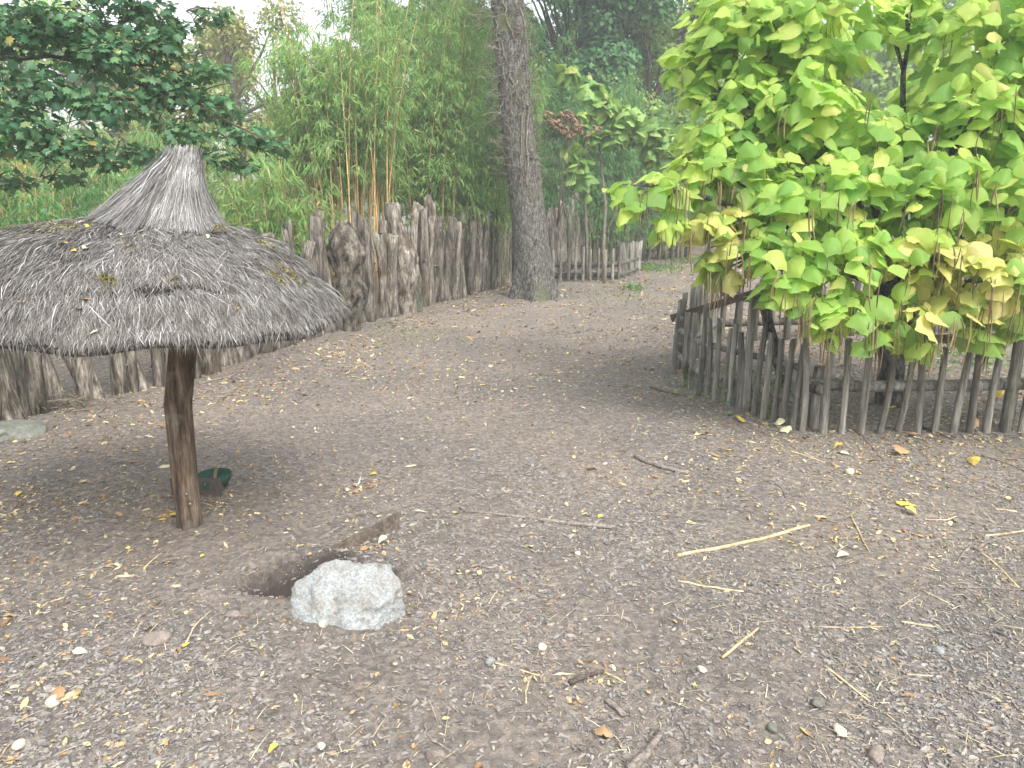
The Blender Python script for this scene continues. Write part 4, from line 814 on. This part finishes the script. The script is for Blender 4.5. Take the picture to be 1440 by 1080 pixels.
bamboo('yellowish thin bamboo behind the left side of the parasol cap', B_(250, 14.5), 4.5, 1.2, 26, 6000, .15, 'bamboo', 'culm', .2)
bamboo('young leafy bamboo hanging over the log tops right of the parasol cap', B_(380, 13.4), 3.0, .8, 16, 4200, .3, 'bamboo', 'culm', .25, lsize=(.16, .28))

# ------------------------------------------------------------------ background trees
def tree(label, base, h, blobs, n, size, mat, tmpl=OV, tr=.12, bark='limb', nm='tree', cat='tree', group='trees beyond the enclosure', trunks=1, lim=1, droop=.5):
    base = np.array(base, float); base[2] = 0; t_ = thing(nm, label, cat, base, group)
    top = base+[0, 0, h*.55]
    for i in range(trunks):
        o = np.array([RG.normal()*.5, RG.normal()*.3, 0]) if i else np.zeros(3)
        tube(MB(), wob(bez(base+o, top+o*1.6+[0, 0, h*.35*(i > -1)], (RG.normal()*.15, 0, 0), 12), .03), np.linspace(tr, tr*.35, 12), 10, .08).build('trunk', M[bark], t_)
    bl = [(base[0]+x, base[1]+y, z, r) for x, y, z, r in blobs]
    limbs(t_, top, bl, tr*.45, bark, lim, one=True, nm='limbs'); mb = MB(); crown(mb, bl, n, size, tmpl, droop, .85, .3); mb.build('crown', M[mat], t_); return t_
def blobset(n, rx, ry, z0, z1, r): return [(RG.uniform(-rx, rx), RG.uniform(-ry, ry), RG.uniform(z0, z1), RG.uniform(*r)) for _ in range(n)]
tree('tall dark green tree behind the bamboo left of the big trunk', B_(650, 25), 11, blobset(26, 3, 1.5, 4.5, 12, (.7, 1.3)), 26000, (.13, .24), 'darktree')
tree('tall dark green tree just right of the big trunk', B_(800, 27), 11, blobset(24, 2.6, 1.5, 5, 12.5, (.7, 1.2)), 30000, (.13, .24), 'darktree')
tree('bushy dark green tree filling the gap behind the big trunk', B_(730, 31), 9, blobset(26, 3.5, 1.5, 2, 9, (.9, 1.5)), 20000, (.16, .26), 'darktree')
tree('airy yellow green tree with slim dark stems at the far end of the clearing', B_(945, 33), 12, blobset(26, 3.2, 1.5, 5, 13, (.6, 1.2)), 17000, (.16, .26), 'lighttree', tr=.17, trunks=3)
tree('bright light green tree filling the view beyond the sapling', B_(905, 27), 9, blobset(26, 2.6, 1.2, 3.6, 10.5, (.6, 1.1)), 20000, (.12, .2), 'lighttree', tr=.1)
tree('pale green tree behind the left flank of the catalpa', B_(1040, 36), 11, blobset(26, 4, 1.5, 2, 10, (.9, 1.6)), 17000, (.18, .3), 'lighttree', tr=.15, trunks=2)
tree('pale green tree behind the middle of the catalpa', B_(1200, 36), 11, blobset(24, 4, 1.5, 2, 11, (.9, 1.6)), 14000, (.18, .3), 'lighttree')
tree('dark leafy tree seen through gaps right of the catalpa middle', B_(1380, 32), 11, blobset(26, 5, 1.5, 2, 11, (.9, 1.7)), 16000, (.18, .3), 'lighttree')
tree('bluish green feathery tree between the dark tree and the airy yellow green tree', B_(875, 30), 8, blobset(18, 2.2, 1.2, 3, 8, (.7, 1.1)), 13000, (.12, .2), 'lighttree')
tree('thin autumn tree with open crown against the white sky left of the bamboo', B_(330, 24), 8, blobset(20, 3, 1, 3.2, 7.6, (.4, .9)), 7000, (.1, .17), 'autumntree', tr=.16)
tree('light autumn tree far behind the parasol cap', B_(400, 30), 9, blobset(18, 2.4, 1, 2, 7.5, (.5, 1.)), 7000, (.13, .2), 'lighttree', tr=.12)
tree('yellow green tree behind the overhanging dark branches', B_(180, 27), 8, blobset(22, 4.5, 1, 2.5, 7.5, (.6, 1.2)), 8000, (.12, .2), 'autumntree', tr=.16)
tree('green tree far behind the left edge of the parasol', B_(20, 25), 8, blobset(20, 4, 1, 3, 8, (.7, 1.2)), 8000, (.12, .2), 'lighttree', tr=.16)
sh = 'shrubs beyond the log wall'
tree('low orange yellow shrub seen above the left part of the thatch', B_(125, 19), 1.5, blobset(7, .8, .3, .9, 2.3, (.25, .4)), 1600, (.07, .12), 'orange', tr=.03, nm='shrub', cat='shrub', group=sh)
tree('orange shrub at the left edge above the thatch', B_(10, 20), 2, blobset(8, .7, .3, 1.6, 3.2, (.25, .4)), 1300, (.07, .12), 'orange', tr=.03, nm='shrub', cat='shrub', group=sh)
tree('yellow green shrub above the thatch left of the cap', B_(160, 17.5), 2, blobset(8, .8, .3, .9, 2.9, (.25, .45)), 1900, (.06, .11), 'autumntree', tr=.03, nm='shrub', cat='shrub', group=sh)
tree('pale shrub right of the parasol cap behind the wall', B_(350, 18), 2, blobset(8, .9, .3, .9, 2.6, (.3, .45)), 2200, (.07, .12), 'autumntree', tr=.03, nm='shrub', cat='shrub', group=sh)
# far wood mass
mb = MB(); a = RG.uniform(-1.2, 1.2, 60); bl = [(math.sin(q)*52+RG.normal()*2, math.cos(q)*52, RG.uniform(1, 5.4 if q < -.25 else 10), RG.uniform(2, 3.4)) for q in np.linspace(-1.25, 1.25, 90)]
crown(mb, bl, 26000, (.4, .7), OV, .4, .9, .4); tag(mb.build('distant_woods', M['bamboo'], origin=(0, 50, 0)), 'far belt of mixed woods closing the view all round', 'woods', kind='stuff')

# ------------------------------------------------------------------ maple at the left
mbase = np.array([-6.3, 8.4, 0]); mt = thing('maple_tree', 'dark green maple whose branches hang in from the upper left', 'tree', mbase)
mtop = mbase+[.1, 0, 3.6]
tube(MB(), wob(bez(mbase, mbase+[.2, 0, 6.5], (0, 0, 0), 12), .02), np.linspace(.2, .1, 12), 14, .06).build('trunk', M['bark'], mt)
mpx = [(10, 40, 6.9, .5), (90, 30, 7.1, .5), (60, 120, 7, .5), (150, 80, 7.3, .5), (0, 170, 6.8, .5), (215, 60, 7.4, .4), (150, 150, 7.2, .45), (235, 125, 7.5, .42), (80, 205, 7, .42), (300, 150, 7.6, .34), (260, 185, 7.5, .28), (345, 190, 7.7, .28), (385, 205, 7.8, .2), (310, 222, 7.6, .22),
       (20, 255, 7.3, .2), (95, 250, 7.4, .18), (150, 225, 7.3, .22), (200, 215, 7.4, .22), (-80, 60, 7, .6), (-80, 200, 7, .6), (190, 10, 7.4, .4), (290, 100, 7.6, .26), (60, -60, 7, .6), (180, -70, 7.2, .5), (350, 235, 7.7, .14), (235, 235, 7.6, .18), (300, 20, 7.8, .2), (250, 40, 7.7, .25)]
mbl = [(*P(px, py, y), r) for px, py, y, r in mpx]
for a_, b_, r in (((-150, 20), (190, 45), .035), ((-150, 165), (315, 152), .03), ((-150, 100), (250, 100), .03), ((-100, 250), (150, 215), .025), ((-80, 40), (370, 195), .026)):
    A = mtop if a_[1] > 0 else mtop; mid = P(a_[0], a_[1], 7.4); B = P(b_[0], b_[1], 7.5)
    k1 = bez(mid, B, (0, 0, .12), 10); tube(MB(), wob(np.vstack([A[None], k1]), .012), np.r_[r*1.6, np.linspace(r, r*.25, 10)], 8, .05).build('limb', M['limb'], mt)
mb = MB()
for b in mbl:
    for _ in range(6):
        c = np.array(b[:3]); e = c+sph(1)[0]*b[3]; s_ = c+sph(1)[0]*b[3]*.3-np.array([.2, 0, 0]); tube(mb, bez(s_, e, (0, 0, .03), 6), np.linspace(.008, .0025, 6), 4)
mb.build('twigs', M['limb'], mt)
mb = MB(); crown(mb, mbl, 5600, (.055, .105), MP, .35, .42, .05); mb.build('crown', M['maple'], mt)

# ------------------------------------------------------------------ catalpa
cb = G(1252, 566); cat = thing('catalpa_tree', 'large catalpa with big heart shaped yellow green leaves and long hanging pods', 'tree', cb)
fork = cb+[.05, 0, 1.1]
tube(MB(), wob(bez(cb+[0, 0, -.1], fork, (-.06, 0, 0), 9), .008), np.linspace(.13, .09, 9), 14, .1).build('trunk', M['bark'], cat)
cpx = [(985, 60, 7.5, .14), (945, 105, 7.4, .05), (990, 130, 7.3, .16), (975, 185, 7.1, .18), (1020, 20, 7.5, .4), (990, 85, 7.4, .34), (1060, 55, 7.2, .5), (1160, 30, 7.0, .55), (1275, 20, 7.1, .3), (1390, 50, 6.8, .6), (1510, 80, 6.8, .6), (1620, 150, 6.8, .6),
       (1050, 150, 7.0, .42), (1010, 200, 6.9, .3), (1130, 150, 6.8, .45), (1235, 200, 6.7, .4), (1370, 160, 6.6, .5), (1490, 180, 6.6, .6),
       (985, 240, 6.6, .25), (930, 262, 6.3, .2), (885, 275, 6.1, .16), (945, 315, 6.2, .17), (1050, 250, 6.6, .42), (1110, 290, 6.4, .42), (1200, 270, 6.3, .42), (1310, 270, 6.2, .45), (1430, 290, 6.1, .5), (1560, 300, 6.1, .6),
       (1010, 320, 6.3, .25), (1050, 350, 6.2, .26), (1110, 370, 6.0, .3), (1200, 360, 5.9, .34), (1300, 360, 5.9, .34), (1400, 370, 5.8, .36), (1500, 390, 5.8, .4),
       (1140, 435, 5.85, .17), (1110, 410, 5.9, .18), (1195, 430, 5.8, .2), (1165, 470, 5.85, .08), (1275, 440, 5.8, .22), (1345, 440, 5.8, .22), (1420, 420, 5.8, .24), (1290, 480, 5.8, .12), (1380, 472, 5.8, .1), (1000, 375, 6.2, .12), (1022, 385, 6.2, .1), (1235, 470, 5.8, .1), (1450, 440, 5.8, .2),
       (1120, 100, 7.6, .5), (1300, 130, 7.9, .3), (1200, 200, 7.6, .5), (1100, 220, 7.5, .5), (1430, 180, 7.6, .6), (1330, 250, 7.4, .5), (1480, 270, 7.4, .5)]
cbl = [(*P(px, py, y), r) for px, py, y, r in cpx]
for b in cbl[::2]:
    c = np.array(b[:3]); L_ = np.linalg.norm(c-fork); pts = wob(bez(fork-[0, 0, RG.uniform(0, .3)], c, (0, .1, L_*.1), 9), .015)
    m_ = tube(MB(), pts, np.linspace(.05, .012, 9), 8, .07)
    for _ in range(3): e = c+sph(1)[0]*b[3]*.8; tube(m_, bez(pts[6], e, (0, 0, .02), 5), np.linspace(.014, .006, 5), 5)
    m_.build('limb', M['bark'], cat)
tube(MB(), wob(bez(cb+[.1, .3, .25], P(1345, 400, 7), (0, 0, .05)), .01), np.linspace(.08, .05, 8), 10, .1).build('limb', M['bark'], cat)
tube(MB(), wob(bez(G(1130, 560)+[0, .6, 0], P(1068, 405, 7.4), (0, 0, .03)), .01), np.linspace(.06, .045, 8), 10, .1).build('limb', M['bark'], cat)
yel = np.array([P(1300, 370, 5.9), P(1395, 350, 5.8), P(1280, 410, 5.8), P(1010, 300, 6.2), P(1380, 400, 5.7)])
mbG = MB(); mbY = MB(); mbP = MB(); pods = []
for b in cbl:
    c = np.array(b[:3]); r = b[3]; n = max(int(4*math.pi*r*r/.03*1.75), 8)
    o = sph(n); o[:, 2] = np.abs(o[:, 2])*np.where(RG.uniform(size=n) < .35, -1, 1); o = nrm(o); pos = c+o*(r*RG.uniform(.5, 1.05, n))[:, None]*[1, 1, .85]
    hor = o*[1, 1, 0]; tip = nrm(hor*.75+[0, -.12, -.55]+RG.normal(size=(n, 3))*[.4, .35, .25]); nn = o*[.5, .4, .1]+[0, -.1, .9]+RG.normal(size=(n, 3))*.3
    sz = RG.uniform(.09, .235, n)*(1.0 if r > .2 else 1.05); pick = RG.integers(0, 5, n)
    dy_ = np.min(np.linalg.norm(pos[:, None]-yel[None], axis=2), 1); isy = (dy_ < .3) & (RG.uniform(size=n) < .75) | (RG.uniform(size=n) < .025)
    for i in range(5):
        for f_, mm in ((~isy, mbG), (isy, mbY)):
            k_ = (pick == i) & f_; mm.inst(HT[i], pos[k_], tip[k_], nn[k_], np.stack([sz[k_]*RG.uniform(.8, 1.05, k_.sum()), sz[k_], sz[k_]], -1))
    for i in range(n):
        if RG.uniform() < .6: tube(mbP, bez(pos[i]-o[i]*RG.uniform(.08, .16)+[0, 0, .06], pos[i], (0, 0, .02), 4), .0022, 3)
    for _ in range(3 if r > .2 else 2): pods.append(c+sph(1)[0]*[r*.9, r*.6, r*.3]+[0, -r*1.0, -.02])
mbG.build('crown', M['catalpa'], cat); mbY.build('yellow_leaves', M['catalpa_yellow'], cat); mbP.build('leaf_stalks', M['culm_green'], cat)
podm = []
for i in range(6):
    L_ = RG.uniform(.2, .36); pts = bez((0, 0, 0), (RG.normal()*.02, RG.normal()*.02, -L_), (RG.normal()*.012, RG.normal()*.012, 0), 9)
    podm.append(tube(MB(), pts, [.003, .005, .006, .006, .006, .006, .0055, .004, .002], 6).mesh('seed_pod', M['pod']))
q = 0; pods.sort(key=lambda c: c[1]+RG.uniform(0, 1.6))
for c in pods:
    for _ in range(int(RG.integers(1, 3))):
        if q >= 98: break
        o = bpy.data.objects.new('seed_pod', podm[q % 6]); COL.objects.link(o); o.parent = cat; o.location = c+RG.normal(size=3)*.025-np.array(cat['_o']); o.rotation_euler = (RG.normal()*.08, RG.normal()*.08, RG.uniform(0, 6)); q += 1
xm = MB()
for b in cbl:
    if b[1] < 6.9:
        for _ in range(4):
            c = np.array(b[:3])+sph(1)[0]*[b[3]*.95, b[3]*.6, b[3]*.5]+[0, -b[3]*.7, 0]
            for _ in range(int(RG.integers(1, 4))): e = c+RG.normal(size=3)*.02; tube(xm, bez(e, e+[RG.normal()*.02, RG.normal()*.02, -RG.uniform(.18, .34)], (RG.normal()*.01, 0, 0), 7), [.002, .004, .0045, .0045, .0045, .003, .0015], 5)
xm.build('seed_pods', M['pod'], cat)['kind'] = 'stuff'
# sapling right of the trunk
sb = G(845, 398); sp = thing('catalpa_sapling', 'slender young catalpa with two leaf bunches beside the low middle fence', 'tree', sb)
stm = [((849, 398), (851, 290), (835, 130), .055), ((825, 392), (822, 280), (822, 170), .05), ((850, 330), (905, 230), (940, 190), .03), ((835, 330), (800, 260), (775, 240), .02)]
for a_, m_, e_, r in stm:
    A = P(*a_, sb[1]); A[2] = max(A[2], 0) if a_[1] > 390 else A[2]; tube(MB(), wob([A, (A+P(*m_, sb[1]))/2, P(*m_, sb[1]), (P(*m_, sb[1])+P(*e_, sb[1]))/2, P(*e_, sb[1])], .02), np.linspace(r, r*.35, 5), 8, .06).build('stem', M['palelimb'], sp)
spx = [(800, 100, .25), (830, 125, .3), (850, 150, .35), (880, 165, .4), (910, 185, .4), (940, 200, .4), (820, 165, .25), (865, 190, .3), (830, 190, .2), (815, 230, .25), (800, 245, .22), (825, 250, .22), (805, 215, .2), (960, 215, .35), (920, 215, .35), (825, 275, .1)]
sbl = [(*P(px, py, sb[1]-.3), r) for px, py, r in spx]; mb = MB(); crown(mb, sbl, 620, (.22, .34), HT, .5, .7, .3); mb.build('crown', M['sapling'], sp)
tree('small shrub of dead brown leaves hanging right of the big trunk', P(785, 190, 17.4), 2.6, [((px-785)/62, 0, float(P(px, py, 17.4)[2]), r) for px, py, r in ((770, 160, .1), (780, 172, .13), (795, 160, .12), (812, 178, .13), (800, 188, .1), (826, 190, .08), (790, 178, .12), (805, 165, .1), (840, 180, .07))], 420, (.07, .13), 'deadleaf', tr=.025, nm='dead_shrub', cat='shrub', group=None)

# ------------------------------------------------------------------ weeds and grass
def weed(label, px, py, w, n, size, hgt, group='weeds on the ground', nm='weed_patch'):
    c = G(px, py); m = n; q = RG.normal(size=(m, 2))*[w, w*1.6]; x_ = c[0]+q[:, 0]; y_ = c[1]+q[:, 1]
    pos = np.stack([x_, y_, hh(x_, y_)+RG.uniform(0, hgt, m)], -1)
    mb = MB().inst(OV, pos, RG.normal(size=(m, 3))+[0, 0, .5], RG.normal(size=(m, 3))*.5+[0, 0, 1.], RG.uniform(*size, m)); return tag(mb.build(nm, M['weed']), label, 'weeds', group, 'stuff')
weed('low green ground cover before the far fence', 920, 378, .5, 1200, (.03, .07), .05, nm='ground_cover')
weed('small round green weed tuft in front of the far ground cover', 890, 406, .12, 260, (.03, .07), .08)
weed('low weeds at the foot of the brown board panel', 975, 368, .5, 700, (.03, .09), .12)
weed('sprinkle of tiny green weeds on the path before the log wall', 575, 470, .4, 500, (.012, .03), .02)
weed('thin moss green weeds right of the big trunk', 860, 420, .6, 500, (.015, .04), .02)
weed('green weeds growing between the pickets at the curve of the fence', 1025, 552, .28, 420, (.02, .05), .22)
weed('green weeds behind the pickets near the corner post', 1085, 565, .22, 260, (.02, .05), .2)
weed('low green weeds inside the enclosure at the right', 1330, 500, .5, 420, (.03, .07), .15)
# dead twig heap under the slanting log
mb = MB(); c = GP(85, 575)
for _ in range(70):
    s_ = c+np.array([RG.normal()*.28, RG.normal()*.12, RG.uniform(.0, .1)]); d = nrm(RG.normal(size=3)*[1, .6, .25])*RG.uniform(.08, .25); tube(mb, bez(s_-d, s_+d, RG.normal(size=3)*.03, 5), RG.uniform(.002, .005), 4)
tag(mb.build('brushwood', M['twig']), 'tangle of thin dead twigs under the slanting log', 'brushwood', kind='stuff')

# ------------------------------------------------------------------ haze
hm = bpy.data.materials.new('haze_air'); hm.use_nodes = True; hn = hm.node_tree.nodes; hn.remove(hn['Principled BSDF'])
pv = hn.new('ShaderNodeVolumePrincipled'); pv.inputs['Color'].default_value = (.93, .97, .95, 1); pv.inputs['Density'].default_value = .0055; pv.inputs['Anisotropy'].default_value = .2
hm.node_tree.links.new(pv.outputs[0], hn['Material Output'].inputs['Volume'])
hz = box(MB(), (0, 0, 15.), 330, 330, 33).build('haze', hm, smooth=False); tag(hz, 'thin pale haze in the air over the whole enclosure', kind='stuff')
# ------------------------------------------------------------------ light
w = bpy.data.worlds.new('World'); sc.world = w; w.use_nodes = True; n = w.node_tree.nodes; l = w.node_tree.links
sk = n.new('ShaderNodeTexSky'); sk.sky_type = 'NISHITA'; sk.sun_disc = False; EL = 52; AZ = 150
sk.sun_elevation = math.radians(EL); sk.sun_rotation = math.radians(AZ); sk.dust_density = 4; sk.air_density = 1.2
hs = n.new('ShaderNodeHueSaturation'); hs.inputs['Saturation'].default_value = .3; l.new(sk.outputs[0], hs.inputs['Color']); l.new(hs.outputs[0], n['Background'].inputs[0]); n['Background'].inputs[1].default_value = .15
sun = bpy.data.lights.new('sun', 'SUN'); sun.energy = .7; sun.angle = math.radians(35); sun.color = (1, .98, .95)
so = bpy.data.objects.new('sun', sun); COL.objects.link(so)
dv = Vector((math.sin(math.radians(AZ))*math.cos(math.radians(EL)), math.cos(math.radians(AZ))*math.cos(math.radians(EL)), math.sin(math.radians(EL))))
so.rotation_euler = dv.to_track_quat('Z', 'Y').to_euler()
sc.view_settings.view_transform = 'Standard'; sc.view_settings.look = 'None'; sc.view_settings.exposure = 1.76; sc.view_settings.gamma = 1
sc.cycles.max_bounces = 8; sc.cycles.transparent_max_bounces = 8
for o in bpy.data.objects:
    if '_o' in o: del o['_o']
